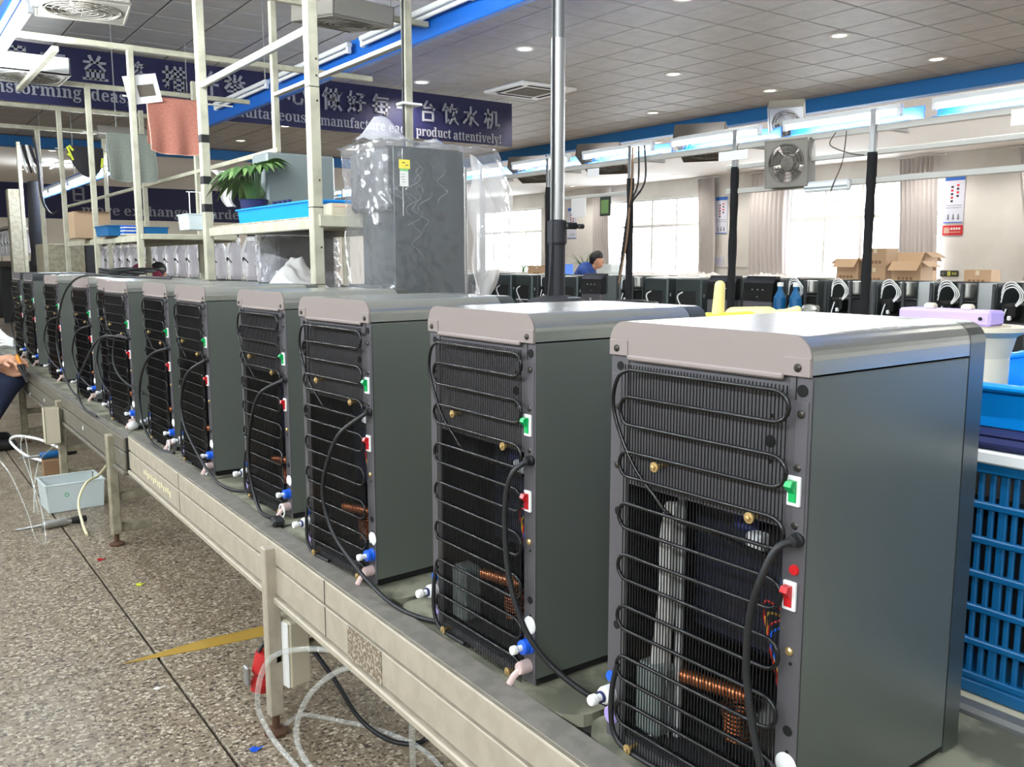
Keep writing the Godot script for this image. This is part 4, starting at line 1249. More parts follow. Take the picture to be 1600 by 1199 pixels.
	obj("sleeve", tb([V(0, 0.03, 0), V(0, 0.29, 0)], 0.028, 18), "sleeve", po)
	g = G.new()
	g.lathe([Vector2(0.028, 0.22), Vector2(0.033, 0.23), Vector2(0.033, 0.3), Vector2(0.024, 0.305)], 18)
	obj("collar", g, "sleeve", po)
	obj("clamp", bx(V(0.035, 0.285, 0.03), V(0.05, 0.022, 0.022), 0.005), "black", po)
	obj("clamp_knob", bx(V(0.062, 0.283, 0.05), V(0.026, 0.016, 0.016), 0.004), "black", po)
	g = G.new()
	g.lathe([Vector2(0, 0), Vector2(0.12, 0), Vector2(0.118, 0.015), Vector2(0.09, 0.04), Vector2(0.04, 0.052), Vector2(0, 0.054)], 28)
	obj("foot", g, "sleeve", po)
	obj("grey_label", bx(V(0.02, 0.045, 0.06), V(0.05, 0.004, 0.03), 0.001), "panel_grey", po)
	for k in 2:
		obj("cable", tb(spl([V(-0.034 - 0.012 * k, 0.02, 0.01), V(-0.03, 0.3, 0.012), V(-0.028, 0.9, 0.01), V(-0.027, 1.5, 0.01), V(-0.025, 2.56, 0.0)]), 0.004, 6), "sleeve", po)
	for k in [["round black fan head lying on the bench behind the second cooler", V(1.74, 0.98, -1.84), 0.1], ["small round black fan head lying on the bench beside the bagged cooler", V(1.75, 0.98, -2.44), 0.055]]:
		var fh := thing("fan_head", k[0], "fan", k[1])
		var r: float = k[2]
		for e in 3:
			var rg := []
			for a in 26:
				rg.append(V(cos(TAU * a / 26) * r * (1.0 - 0.3 * e), 0.006 + 0.5 * r * sin(PI * (0.2 + 0.15 * e)), sin(TAU * a / 26) * r * (1.0 - 0.3 * e)))
			g = G.new()
			g.tube(rg, 0.004, 6, true)
			obj("ring", g, "black", fh)
		g = G.new()
		g.lathe([Vector2(0, 0), Vector2(r * 0.9, 0), Vector2(r * 0.95, r * 0.25), Vector2(r * 0.5, r * 0.42), Vector2(0, r * 0.45)], 24)
		obj("body", g, "sign_dark", fh)
	# yellow gloves
	var gl := thing("rubber_gloves", "pair of yellow and latex rubber gloves on the bench, one finger sticking up", "gloves", V(1.5, 0.98, -1.25))
	g = G.new()
	g.bones([[V(0, 0.03, -0.14), V(0, 0.035, 0.02), 0.022, 0.028], [V(-0.01, 0.03, 0.02), V(-0.01, 0.04, 0.10), 0.022, 0.012]], 0.004, 0.02)
	obj("cuff_glove", g, "glove_yellow", gl)
	g = G.new()
	g.bones([[V(0, 0.05, -0.065), V(0.0, 0.115, -0.062), 0.014, 0.0115]], 0.003, 0.004)
	obj("raised_finger", g, "glove_latex", gl)
	g = G.new()
	g.bones([[V(0.01, 0.05, -0.03), V(0.02, 0.05, 0.05), 0.02, 0.024], [V(0.02, 0.055, 0.05), V(0.02, 0.058, 0.085), 0.011, 0.01], [V(0.02, 0.058, 0.085), V(0.02, 0.07, 0.125), 0.01, 0.0085], [V(0.035, 0.045, 0.05), V(0.04, 0.04, 0.10), 0.011, 0.009], [V(0.0, 0.045, 0.05), V(-0.005, 0.045, 0.095), 0.011, 0.009], [V(0.04, 0.04, 0.0), V(0.07, 0.04, 0.03), 0.011, 0.009]], 0.003, 0.008)
	obj("palm_glove", g, "glove_latex", gl)
	# shelves further along
	m = thing("cardboard_box", "open brown cardboard box on the far shelf at the left", "box", V(1.3, 1.32, -7.55))
	obj("box", bx(V(0.12, 0.1, 0), V(0.26, 0.2, 0.22), 0.003), "card", m)
	obj("flap", bx(V(0.13, 0.2, 0.112), V(0.24, 0.004, 0.05), 0.001), "card_dark", m)
	tray("blue_crate", "blue tray of parts in front of the cardboard box on the far shelf", V(1.44, 1.32, -6.75), V(0.2, 0.07, 0.4), "crate_blue")
	tray("blue_crate", "small blue tray with a white label on the far shelf", V(1.64, 1.32, -7.3), V(0.11, 0.075, 0.25), "crate_blue")
	tray("blue_crate", "small blue tray right of the other two on the far shelf", V(1.82, 1.32, -7.3), V(0.17, 0.085, 0.25), "crate_blue")
	var pp := thing("paper_stack", "stack of white and blue papers beside the blue tray on the far shelf", "papers", V(1.44, 1.32, -6.4))
	for k in 6:
		obj("sheet", bx(V(0, 0.006 + 0.011 * k, 0), V(0.08, 0.006, 0.1), 0.001), "white" if k % 2 == 0 else "blue_plastic", pp)
	m = tray("clear_tub", "translucent plastic tub on the shelf beside the striped post", V(1.52, 1.321, -5.15), V(0.14, 0.085, 0.2), "frosted")
	for s in [-0.03, 0.03]:
		obj("rod", tb([V(s, 0.02, 0), V(s, 0.21, 0)], 0.003, 6), "white", m)
	obj("rod", tb([V(-0.045, 0.21, 0), V(0.045, 0.21, 0)], 0.003, 6), "white", m)
	var vb := thing("violet_bag", "limp pale violet plastic bag hanging beside the plant", "plastic bag", V(1.55, 1.62, -4.78))
	g = G.new()
	g.sheet(12, 16, func(u, v): return V((u - 0.5) * 0.1 * (1 - 0.5 * v) + 0.02 * sin(v * 6) + 0.03 * v, -0.19 * v, 0.02 * sin(u * 8 + v * 4) + 0.09 * v), 0.002)
	obj("film", g, "bag_milky", vb)
	m = thing("beige_cabinet", "plain beige cabinet on the bench at the far left behind the coolers", "cabinet", V(1.62, 0.98, -10.2))
	obj("body", bx(V(0, 0.17, 0), V(0.36, 0.34, 0.6), 0.008), "leg_paint", m)
	obj("dark_end", bx(V(0.24, 0.17, 0.1), V(0.1, 0.33, 0.3), 0.008), "far_dark", m)

func tray(called: String, label: String, p: Vector3, z: Vector3, m: String) -> Node3D:
	var t := thing(called, label, "tray", p)
	var g := G.new()
	var w := 0.004
	g.box(V(0, w / 2, 0), V(z.x * 0.9, w, z.z * 0.94))
	for s in [-1, 1]:
		var a := Transform3D(Basis(V(0, 0, 1), -0.12 * s), V(s * z.x * 0.47, z.y / 2, 0))
		g.box(Vector3.ZERO, V(w, z.y, z.z * 0.97), 0.001, a)
		a = Transform3D(Basis(V(1, 0, 0), 0.12 * s), V(0, z.y / 2, s * z.z * 0.48))
		g.box(Vector3.ZERO, V(z.x * 0.94, z.y, w), 0.001, a)
	obj("body", g, m, t)
	g = G.new()
	for s in [-1, 1]:
		g.box(V(s * z.x * 0.5, z.y - 0.003, 0), V(0.012, 0.008, z.z + 0.012), 0.002)
		g.box(V(0, z.y - 0.003, s * z.z * 0.5), V(z.x + 0.012, 0.008, 0.012), 0.002)
	obj("rim", g, m, t)
	return t

func crate_corner() -> void:
	obj("ledge_board", bx(V(1.6, 0.45, -0.5), V(0.56, 0.04, 1.2), 0.003), "cream")
	tag(get_node("ledge_board"), "pale scuffed ledge under the blue crate at the right edge", "board")
	for k in 2:
		obj("leg", bx(V(1.6, 0.215, -0.1 - k * 0.8), V(0.05, 0.43, 0.05), 0.003), "leg_paint", get_node("ledge_board"))
	var c := thing("blue_crate", "tall slatted blue plastic crate standing at the right edge beside the nearest cooler", "crate", V(1.36, 0.4705, -0.2))
	var D := 0.42
	var L := 0.75
	# base and rims
	obj("base", bx(V(D / 2, 0.012, -L / 2), V(D, 0.024, L), 0.004), "crate_blue", c)
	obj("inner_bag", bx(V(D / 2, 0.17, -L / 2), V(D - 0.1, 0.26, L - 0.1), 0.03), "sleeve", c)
	var ys := [0.03, 0.085, 0.14, 0.195, 0.25, 0.305, 0.365]
	for y in ys:
		for x in [0.006, D - 0.006]:
			obj("bar", bx(V(x, y, -L / 2), V(0.012 if y < 0.36 else 0.02, 0.011 if y < 0.36 else 0.016, L), 0.002), "crate_blue", c)
		for z in [-0.006, -L + 0.006]:
			obj("bar", bx(V(D / 2, y, z), V(D, 0.011 if y < 0.36 else 0.016, 0.012), 0.002), "crate_blue", c)
	for k in 43:
		var z := -0.012 - k * (L - 0.024) / 42.0
		obj("rib", bx(V(0.008, 0.19, z), V(0.008, 0.36, 0.0085 if k % 6 else 0.013), 0.002), "crate_blue", c)
		if k % 2:
			continue
		obj("rib", bx(V(D - 0.008, 0.19, z), V(0.008, 0.36, 0.0095), 0.002), "crate_blue", c)
	for k in 12:
		obj("rib", bx(V(0.02 + k * (D - 0.04) / 11.0, 0.19, -L + 0.008), V(0.012, 0.36, 0.008), 0.002), "crate_blue", c)
	var b := obj("white_board", bx(V(1.58, 0.8535, -0.57), V(0.46, 0.02, 0.75), 0.003), "pvc_white")
	tag(b, "white plank laid across the top of the blue crate", "board")
	var cl := thing("navy_cloth", "folded navy cloth under the bright blue bin at the right edge", "cloth", V(1.58, 0.8645, -0.57))
	obj("cloth", bx(V(0, 0.009, 0), V(0.45, 0.018, 0.73), 0.007), "navy", cl)
	obj("cloth_fold", bx(V(-0.0, 0.021, 0), V(0.43, 0.005, 0.7), 0.002), "navy", cl)
	var bn := thing("blue_bin", "bright blue plastic bin on the navy cloth at the right edge", "bin", V(1.675, 0.889, -0.55))
	var g := G.new()
	var w := 0.57
	var l := 0.66
	g.box(V(0, 0.004, 0), V(w * 0.86, 0.008, l * 0.9), 0.002)
	for s in [-1, 1]:
		g.box(Vector3.ZERO, V(0.005, 0.07, l * 0.96), 0.002, Transform3D(Basis(V(0, 0, 1), -0.18 * s), V(s * w * 0.47, 0.035, 0)))
		g.box(Vector3.ZERO, V(w * 0.94, 0.07, 0.005), 0.002, Transform3D(Basis(V(1, 0, 0), 0.18 * s), V(0, 0.035, s * l * 0.48)))
	obj("body", g, "bin_blue", bn)
	g = G.new()
	for s in [-1, 1]:
		g.box(V(s * w * 0.49, 0.066, 0), V(0.02, 0.012, l + 0.02), 0.004)
		g.box(V(0, 0.066, s * l * 0.49), V(w + 0.02, 0.012, 0.02), 0.004)
	obj("rim", g, "bin_blue", bn)
	var j := thing("cream_jug", "cream plastic jug with two dangling cream tubes standing in the bright blue bin", "jug", V(1.52, 0.8975, -0.76))
	g = G.new()
	g.lathe([Vector2(0, 0), Vector2(0.045, 0), Vector2(0.05, 0.02), Vector2(0.05, 0.09), Vector2(0.058, 0.125), Vector2(0.075, 0.135), Vector2(0.075, 0.142), Vector2(0.05, 0.142), Vector2(0.045, 0.09), Vector2(0, 0.085)], 28)
	obj("body", g, "cream", j)
	for k in 2:
		obj("tube", tb(spl([V(0.02, 0.14, 0.06), V(0.028 + 0.01 * k, 0.12, 0.078), V(0.04 + 0.016 * k, 0.07, 0.098), V(0.05 + 0.006 * k, 0.02, 0.105)]), 0.0055, 8), "cream_tube", j)
	g = G.new()
	g.lathe([Vector2(0, 0), Vector2(0.012, 0), Vector2(0.012, 0.022), Vector2(0, 0.024)], 10, tf(V(0.062, 0.018, 0.11)))
	obj("pink_tip", g, "spout_clear", j)
	var v := thing("violet_scraper", "pale violet plastic block with cream knobs resting on the cream jug", "tool", V(1.5, 1.04, -0.80))
	obj("block", bx(V(0, 0.014, 0), V(0.05, 0.026, 0.16), 0.004), "violet", v)
	for z in [-0.035, 0.03]:
		obj("knob", bx(V(0, 0.03, z), V(0.02, 0.012, 0.018), 0.004), "cream", v)
	g = G.new()
	g.lathe([Vector2(0, 0.003), Vector2(0.003, 0.0025), Vector2(0.003, 0)], 8, Transform3D(Basis(V(0, 1, 0), V(-1, 0, 0), V(0, 0, 1)), V(-0.0255, 0.014, 0.065)))
	obj("hole", g, "hole", v)

func floor_things() -> void:
	var t := thing("plastic_tote", "translucent plastic tote on the floor under the far end of the conveyor", "tote", V(0.70, 0.0005, -4.55), 2)
	var g := G.new()
	for s in [-1, 1]:
		g.box(Vector3.ZERO, V(0.004, 0.13, 0.2), 0.001, Transform3D(Basis(V(0, 0, 1), -0.07 * s), V(s * 0.12, 0.066, 0)))
		g.box(Vector3.ZERO, V(0.235, 0.13, 0.004), 0.001, Transform3D(Basis(V(1, 0, 0), 0.07 * s), V(0, 0.066, s * 0.1)))
	g.box(V(0, 0.003, 0), V(0.23, 0.005, 0.19), 0.001)
	obj("body", g, "frosted", t)
	g = G.new()
	for s in [-1, 1]:
		g.box(V(s * 0.125, 0.131, 0), V(0.012, 0.006, 0.22), 0.002)
		g.box(V(0, 0.131, s * 0.105), V(0.26, 0.006, 0.012), 0.002)
	obj("rim", g, "frosted", t)
	g = G.new()
	g.lathe([Vector2(0.007, 0.001), Vector2(0.01, 0.001)], 14, Transform3D(Basis(V(1, 0, 0), PI / 2), V(-0.04, 0.08, 0.105)))
	obj("green_mark", g, "green_switch", t)
	for k in [["blue and black pneumatic screwdriver resting on a stand beyond the tote", V(0.66, 0.0, -5.2), "tool_blue", 0.11], ["silver and black air tool lying on the floor before the tote", V(0.52, 0.0, -4.2), "tool_steel", 0.0]]:
		var d := thing("air_tool", k[0], "tool", k[1])
		var y: float = k[3] + 0.018
		g = G.new()
		g.lathe([Vector2(0, 0), Vector2(0.016, 0.0), Vector2(0.019, 0.02), Vector2(0.019, 0.1), Vector2(0.012, 0.12), Vector2(0, 0.125)], 14, tf(V(0.0, y, 0), 0, 5, -90))
		obj("body", g, k[2], d)
		g = G.new()
		g.lathe([Vector2(0, 0), Vector2(0.015, 0), Vector2(0.017, 0.03), Vector2(0.014, 0.06), Vector2(0, 0.065)], 14, tf(V(0.12, y, -0.01), 0, 5, -90))
		obj("grip", g, "black", d)
		g = G.new()
		g.lathe([Vector2(0, 0), Vector2(0.009, 0), Vector2(0.006, 0.05), Vector2(0.004, 0.1), Vector2(0, 0.1)], 10, tf(V(0, y, 0), 0, 5, 90))
		obj("bit_holder", g, "tool_steel", d)
		if y > 0.1:
			obj("stand", bx(V(0.06, y / 2 - 0.012, 0), V(0.1, y - 0.022, 0.05), 0.004), "card_dark", d)
	var h := thing("yellow_hose", "pale yellow hose drooping over the tote down to the floor", "hose", Vector3.ZERO)
	obj("hose", tb(spl([V(0.84, 0.19, -4.45), V(0.79, 0.165, -4.38), V(0.73, 0.15, -4.33), V(0.68, 0.09, -4.25), V(0.665, 0.03, -4.1), V(0.66, 0.008, -3.98)]), 0.006), "cream_tube", h)
	var w := thing("clear_coil", "springy clear plastic tube curling up over the floor at the left", "tube", Vector3.ZERO)
	obj("tube", tb(spl([V(0.36, 0.36, -4.2), V(0.40, 0.3, -4.05), V(0.44, 0.16, -3.95), V(0.46, 0.05, -3.9), V(0.50, 0.02, -3.95), V(0.52, 0.12, -4.2), V(0.50, 0.3, -4.5), V(0.53, 0.34, -4.6), V(0.53, 0.2, -4.5), V(0.53, 0.03, -4.35)]), 0.0028), "clear_tube", w)
	w = thing("clear_coil", "clear tube bridging from the hanging cup towards the floor", "tube", Vector3.ZERO)
	obj("tube", tb(spl([V(0.715, 0.24, -4.9), V(0.66, 0.25, -4.75), V(0.58, 0.22, -4.6), V(0.54, 0.12, -4.5), V(0.52, 0.03, -4.4)]), 0.003), "clear_tube", w)
	w = thing("white_hose", "white hose loop low behind the far leg", "hose", Vector3.ZERO)
	obj("hose", tb(spl([V(0.80, 0.12, -5.3), V(0.70, 0.17, -5.45), V(0.62, 0.15, -5.75), V(0.60, 0.10, -5.85), V(0.66, 0.05, -5.6), V(0.8, 0.03, -5.35)]), 0.008), "white", w)
	# cup hung on the leg
	var cu := thing("hanging_cup", "cream plastic cup box hung on the far conveyor leg", "cup", V(0.69, 0.24, -4.93))
	g = G.new()
	for s in [-1, 1]:
		g.box(V(s * 0.033, 0.09, 0), V(0.004, 0.18, 0.07), 0.001)
		g.box(V(0, 0.09, s * 0.033), V(0.07, 0.18, 0.004), 0.001)
	g.box(V(0, 0.003, 0), V(0.07, 0.006, 0.07), 0.002)
	obj("body", g, "cream", cu)
	# outlet box and plug
	var o := thing("outlet_box", "white electrical outlet box fixed behind the near conveyor leg", "outlet box", V(0.77, 0.115, -2.02), 10)
	obj("box", bx(V(0, 0.09, 0), V(0.06, 0.17, 0.11), 0.006), "cream", o)
	obj("lid", bx(V(-0.031, 0.09, 0), V(0.006, 0.165, 0.105), 0.003), "white", o)
	obj("bracket", tb(spl([V(0, 0.17, -0.02), V(0, 0.21, -0.02), V(0, 0.215, 0.01), V(0, 0.2, 0.02)]), 0.004), "galv", o)
	var p := thing("red_plug", "red industrial plug hanging at the near conveyor leg", "plug", V(0.73, 0.055, -2.13))
	g = G.new()
	g.lathe([Vector2(0, 0), Vector2(0.022, 0), Vector2(0.026, 0.02), Vector2(0.022, 0.04), Vector2(0.03, 0.05), Vector2(0.03, 0.1), Vector2(0, 0.105)], 16, tf(V(0, 0.0, 0), 0, 0, -15))
	obj("body", g, "red", p)
	obj("flap", bx(V(-0.03, 0.05, 0), V(0.01, 0.05, 0.03), 0.003), "galv", p)
	obj("cable", tb(spl([V(0, 0.1, 0), V(0.03, 0.13, 0.0), V(0.06, 0.1, 0.02), V(0.07, 0.02, 0.02)]), 0.005), "black", p)
	# clear hoses in loops, and the black cable
	var loops := [
		["clear hose arching widest in front of the near leg", "clear_tube", 0.0065, [V(0.80, 0.30, -1.62), V(0.755, 0.29, -1.78), V(0.70, 0.22, -1.95), V(0.68, 0.1, -2.0), V(0.69, 0.03, -1.95), V(0.70, 0.01, -1.8), V(0.70, 0.008, -1.6)]],
		["clear hose arching just right of the near leg", "clear_tube", 0.0065, [V(0.79, 0.30, -1.58), V(0.77, 0.27, -1.70), V(0.74, 0.17, -1.82), V(0.72, 0.07, -1.86), V(0.72, 0.02, -1.8), V(0.74, 0.008, -1.68), V(0.76, 0.008, -1.5)]],
		["clear hose dropping straight from the conveyor to the floor", "clear_tube", 0.0065, [V(0.80, 0.34, -1.45), V(0.815, 0.2, -1.48), V(0.84, 0.08, -1.52), V(0.86, 0.01, -1.54)]],
		["clear hose snaking along the floor below the conveyor", "clear_tube", 0.006, [V(0.74, 0.009, -2.0), V(0.80, 0.009, -2.03), V(0.86, 0.012, -1.95), V(0.93, 0.01, -1.84), V(0.97, 0.009, -1.7), V(0.95, 0.009, -1.55), V(0.9, 0.009, -1.4)]],
		["clear hose hanging beside the rail at the bottom of the photo", "clear_tube", 0.006, [V(0.80, 0.34, -1.22), V(0.805, 0.2, -1.23), V(0.80, 0.1, -1.24), V(0.81, 0.01, -1.25)]],
		["black cable sagging from the outlet box to the floor", "rubber", 0.006, [V(0.80, 0.22, -1.95), V(0.84, 0.14, -1.9), V(0.88, 0.05, -1.85), V(0.93, 0.01, -1.78), V(1.0, 0.008, -1.75), V(1.1, 0.008, -1.9)]]]
	for l in loops:
		var ho := thing("hose", l[0], "hose" if l[1] == "clear_tube" else "cable", Vector3.ZERO)
		obj("tube", tb(spl(l[3], 8), l[2], 10), l[1], ho)
	for s in [[V(0.645, 0.003, -3.62), "red", "small red scrap on the floor by the second leg"], [V(0.70, 0.003, -3.25), "lime", "small yellow scrap of tape on the floor in the shade"], [V(0.655, 0.003, -1.95), "blue_plastic", "tiny blue scrap on the floor near the near leg"], [V(0.55, 0.003, -2.4), "white", "thin white thread on the floor past the yellow line"]]:
		g = G.new()
		g.sheet(4, 4, func(u, v): return s[0] + V((u - 0.5) * 0.03, 0.002 + 0.004 * sin(u * 5 + v * 3), (v - 0.5) * (0.003 if s[1] == "white" else 0.012)), 0.0015)
		tag(obj("scrap", g, s[1]), s[2], "scrap")

func far_line() -> void:
	# the frame of the second line: posts with black wrapping, rails, lit battens
	var t := thing("far_rack", "galvanised steel rack of the far line with black-wrapped posts under the blue beam", "rack", Vector3.ZERO)
	for i in 10:
		var z := -2.32 - i * 1.145
		var post := obj("post", bx(V(5.4, 1.06, z), V(0.04, 2.12, 0.04), 0.004), "galv", t)
		var g := G.new()
		var pr := [Vector2(0, 0.45)]
		for k in 16:
			pr.append(Vector2(0.029 + 0.005 * rng.randf(), 0.46 + k * 0.0925))
		pr.append(Vector2(0, 1.84))
		g.lathe(pr, 10, tf(V(5.4, 0, z)))
		obj("black_wrap", g, "foam_black", post)
	obj("long_rail", bx(V(5.42, 2.0, -7.2), V(0.04, 0.045, 11.0), 0.004), "rail_white", t)
	obj("long_rail", bx(V(5.42, 1.85, -3.4), V(0.035, 0.035, 2.6), 0.004), "rail_white", t)
	obj("long_rail", bx(V(5.42, 1.67, -3.4), V(0.035, 0.04, 2.6), 0.004), "rail_white", t)
	obj("long_rail", bx(V(5.42, 1.73, -6.25), V(0.03, 0.03, 1.2), 0.004), "rail_white", t)
	for i in 10:
		obj("cross_rail", bx(V(5.6, 2.015, -2.32 - i * 1.145), V(0.4, 0.03, 0.03), 0.003), "rail_white", t)
	for i in 9:
		var z := -2.67 - i * 1.125
		batten("far_line_batten", "lit fluorescent batten on the far line's rail under the blue beam, %s from the right" % ORD[i], V(5.5, 2.105, z), 0.92, true, "lit battens on the far line", 1.2)
		var tr := thing("lamp_tray", "blue lamp tray behind the far line's batten, %s from the right" % ORD[i], "lamp tray", V(5.58, 2.04, z), 0, "blue lamp trays on the far line")
		obj("tray", bx(V(0.02, 0.0, 0), V(0.12, 0.02, 0.98), 0.004), "tray_blue", tr)
		obj("back_plate", bx(V(0.085, 0.05, 0), V(0.012, 0.11, 1.04), 0.004), "tray_blue", tr)
	for k in [[-4.6, "third"], [-6.2, "fifth"]]:
		var pl := thing("hanging_sign", "blank white card hung from the far line's rail near its %s post" % k[1], "sign", V(5.36, 1.93, k[0]))
		obj("card", bx(V(0, 0, 0), V(0.004, 0.07, 0.28 if k[0] > -5 else 0.16), 0.001), "white", pl)
	var pl2 := thing("hanging_sign", "blank white card hung from the far line's rail at the right edge", "sign", V(5.36, 1.95, -2.45))
	obj("card", bx(V(0, 0, 0), V(0.004, 0.09, 0.26), 0.001), "white", pl2)
	var lb := thing("lamp_strip", "white plastic lamp strip fixed to the lower rail right of the square fan", "lamp", V(5.39, 1.652, -3.79))
	obj("housing", bx(V(0, 0, 0), V(0.05, 0.075, 0.36), 0.014), "pvc_white", lb)
	obj("slot", bx(V(-0.026, -0.008, 0), V(0.003, 0.012, 0.34), 0.001), "panel_grey", lb)
	for k in 2:
		var wr := thing("dangling_wire", ["thin wire looping beside the rightmost wrapped post", "thin wire dangling straight below the far rail"][k], "wire", Vector3.ZERO)
		obj("wire", tb(spl([[V(5.36, 2.0, -3.72), V(5.36, 1.92, -3.76), V(5.36, 1.85, -3.6), V(5.36, 1.83, -3.5)], [V(5.36, 2.0, -3.64), V(5.36, 1.8, -3.66), V(5.36, 1.6, -3.74), V(5.36, 1.5, -3.66)]][k]), 0.004, 5), "fan_dusty", wr)
	var cb := thing("post_cables", "reddish and black cables twisting down the third wrapped post", "cables", V(5.36, 0, -5.75))
	for k in 3:
		obj("cable", tb(spl([V(0, 2.1, 0.06 + 0.07 * k), V(0, 1.8, 0.05 + 0.08 * k), V(-0.01, 1.6, 0.04), V(-0.02, 1.3, 0.02 - 0.02 * k), V(-0.03, 0.95, -0.06)]), 0.008, 6), ["card_dark", "black", "black"][k], cb)
	for k in 2:
		var hb := thing("hung_bag", ["clear plastic pouch hung from the low rail beside the pipe stand", "olive plastic pouch with papers hung from the low rail"][k], "pouch", V(5.36, 1.71, -6.4 + 0.37 * k))
		obj("pouch", bx(V(0, -0.085, 0), V(0.012, 0.17, 0.2 if k == 0 else 0.14), 0.004), ["bag_milky", "sign_dark"][k], hb)
		if k == 1:
			obj("paper", bx(V(-0.008, -0.09, 0.0), V(0.003, 0.12, 0.1), 0.001), "leaf_pale", hb)
	# the table and its coolers
	obj("far_table", bx(V(6.3, 0.385, -6.4), V(0.9, 0.05, 9.6), 0.005), "alu_dark")
	tag(get_node("far_table"), "second conveyor table carrying the far row of coolers", "table")
	for k in 5:
		obj("leg", bx(V(6.3, 0.18, -2.0 - k * 2.2), V(0.06, 0.36, 0.06), 0.003), "leg_paint", get_node("far_table"))
	var A := far_open()
	var B := far_display()
	var C := far_plain()
	var kinds := "AAAAABBCCABCACCAC"
	var zz := [-2.94, -3.37, -3.80, -4.22, -4.62, -5.0, -5.40, -5.80, -6.2, -6.6, -7.12, -7.5, -7.9, -8.3, -8.7, -9.1, -9.5]
	var n := {"A": 0, "B": 0, "C": 0}
	for i in kinds.length():
		var k := kinds[i]
		var src: Node3D = {"A": A, "B": B, "C": C}[k]
		var lab: String = {"A": "open-fronted cooler with white tubes on the far line, %s of its kind from the right", "B": "finished cooler with black sloping display on the far line, %s from the right", "C": "closed plain grey cooler on the far line, %s of its kind from the right"}[k] % ORD[n[k]]
		var o: Node3D = src
		if n[k] > 0:
			o = dup(src, Vector3.ZERO, 0, lab)
		o.set_meta("label", lab)
		o.position = V(6.0, 0.411, zz[i]); o.rotation_degrees.y = rng.randf_range(-3, 3)
		n[k] += 1
	for k in 2:
		var bo := thing("blue_bottle", "tall blue plastic bottle standing among the far coolers, %s" % ["left one", "right one"][k], "bottle", V(5.93, 0.411, -4.56 + 0.15 * k))
		var g := G.new()
		g.lathe([Vector2(0, 0), Vector2(0.045, 0), Vector2(0.048, 0.02), Vector2(0.048, 0.44), Vector2(0.02, 0.5), Vector2(0.02, 0.53), Vector2(0, 0.53)], 18)
		obj("body", g, "crate_blue", bo)
		g = G.new()
		g.lathe([Vector2(0, 0.53), Vector2(0.024, 0.53), Vector2(0.024, 0.56), Vector2(0, 0.562)], 14)
		obj("cap", g, "white", bo)
	var sc := thing("steel_canister", "brushed steel canister hanging between two open coolers of the far line", "canister", V(5.93, 0.411, -4.27))
	var cg := G.new()
	cg.lathe([Vector2(0, 0.05), Vector2(0.07, 0.05), Vector2(0.075, 0.07), Vector2(0.075, 0.36), Vector2(0.06, 0.39), Vector2(0, 0.4)], 20)
	obj("body", cg, "top_steel", sc)
	cg = G.new()
	cg.lathe([Vector2(0, 0), Vector2(0.05, 0), Vector2(0.05, 0.05), Vector2(0, 0.05)], 14)
	obj("stand", cg, "black", sc)

func far_open() -> Node3D:
	var t := thing("open_cooler", "", "water cooler", Vector3.ZERO, 0, "open coolers on the far line")
	obj("base", bx(V(0.19, 0.015, 0.155), V(0.38, 0.03, 0.31), 0.004), "black", t)
	obj("side_panel", bx(V(0.23, 0.295, 0.308), V(0.3, 0.58, 0.006), 0.003), "machine_side", t)
	obj("side_panel", bx(V(0.23, 0.295, 0.003), V(0.3, 0.58, 0.006), 0.003), "machine_side", t)
	obj("back_panel", bx(V(0.378, 0.295, 0.155), V(0.006, 0.58, 0.3), 0.002), "far_dark", t)
	for z in [0.012, 0.23]:
		obj("front_post", bx(V(0.03, 0.3, z), V(0.025, 0.56, 0.022), 0.004), "far_dark", t)
	obj("cross_bar", bx(V(0.03, 0.32, 0.12), V(0.02, 0.015, 0.22), 0.003), "far_dark", t)
	obj("inner_box", bx(V(0.25, 0.24, 0.155), V(0.22, 0.42, 0.28), 0.01), "black", t)
	var g := G.new()
	g.lathe([Vector2(0, 0.48), Vector2(0.06, 0.48), Vector2(0.063, 0.49), Vector2(0.063, 0.575), Vector2(0, 0.58)], 18, tf(V(0.14, 0, 0.2)))
	obj("steel_tank", g, "top_steel", t)
	obj("pump", bx(V(0.08, 0.4, 0.1), V(0.1, 0.1, 0.1), 0.015), "black_gloss", t)
	for k in 3:
		obj("white_tube", tb(spl([V(0.05, 0.46 + 0.03 * k, 0.05), V(0.03, 0.54 + 0.02 * k, 0.08), V(0.03, 0.56 + 0.015 * k, 0.14), V(0.05, 0.5, 0.17 + 0.015 * k), V(0.05, 0.42, 0.13)]), 0.0045, 6), "white", t)
	obj("white_tube", tb(spl([V(0.02, 0.42, 0.1), V(0.01, 0.3, 0.08), V(0.015, 0.2, 0.13), V(0.02, 0.1, 0.07), V(0.03, 0.03, 0.1)]), 0.0048, 6), "white", t)
	obj("white_valve", bx(V(0.03, 0.36, 0.12), V(0.03, 0.03, 0.022), 0.006), "white", t)
	return t

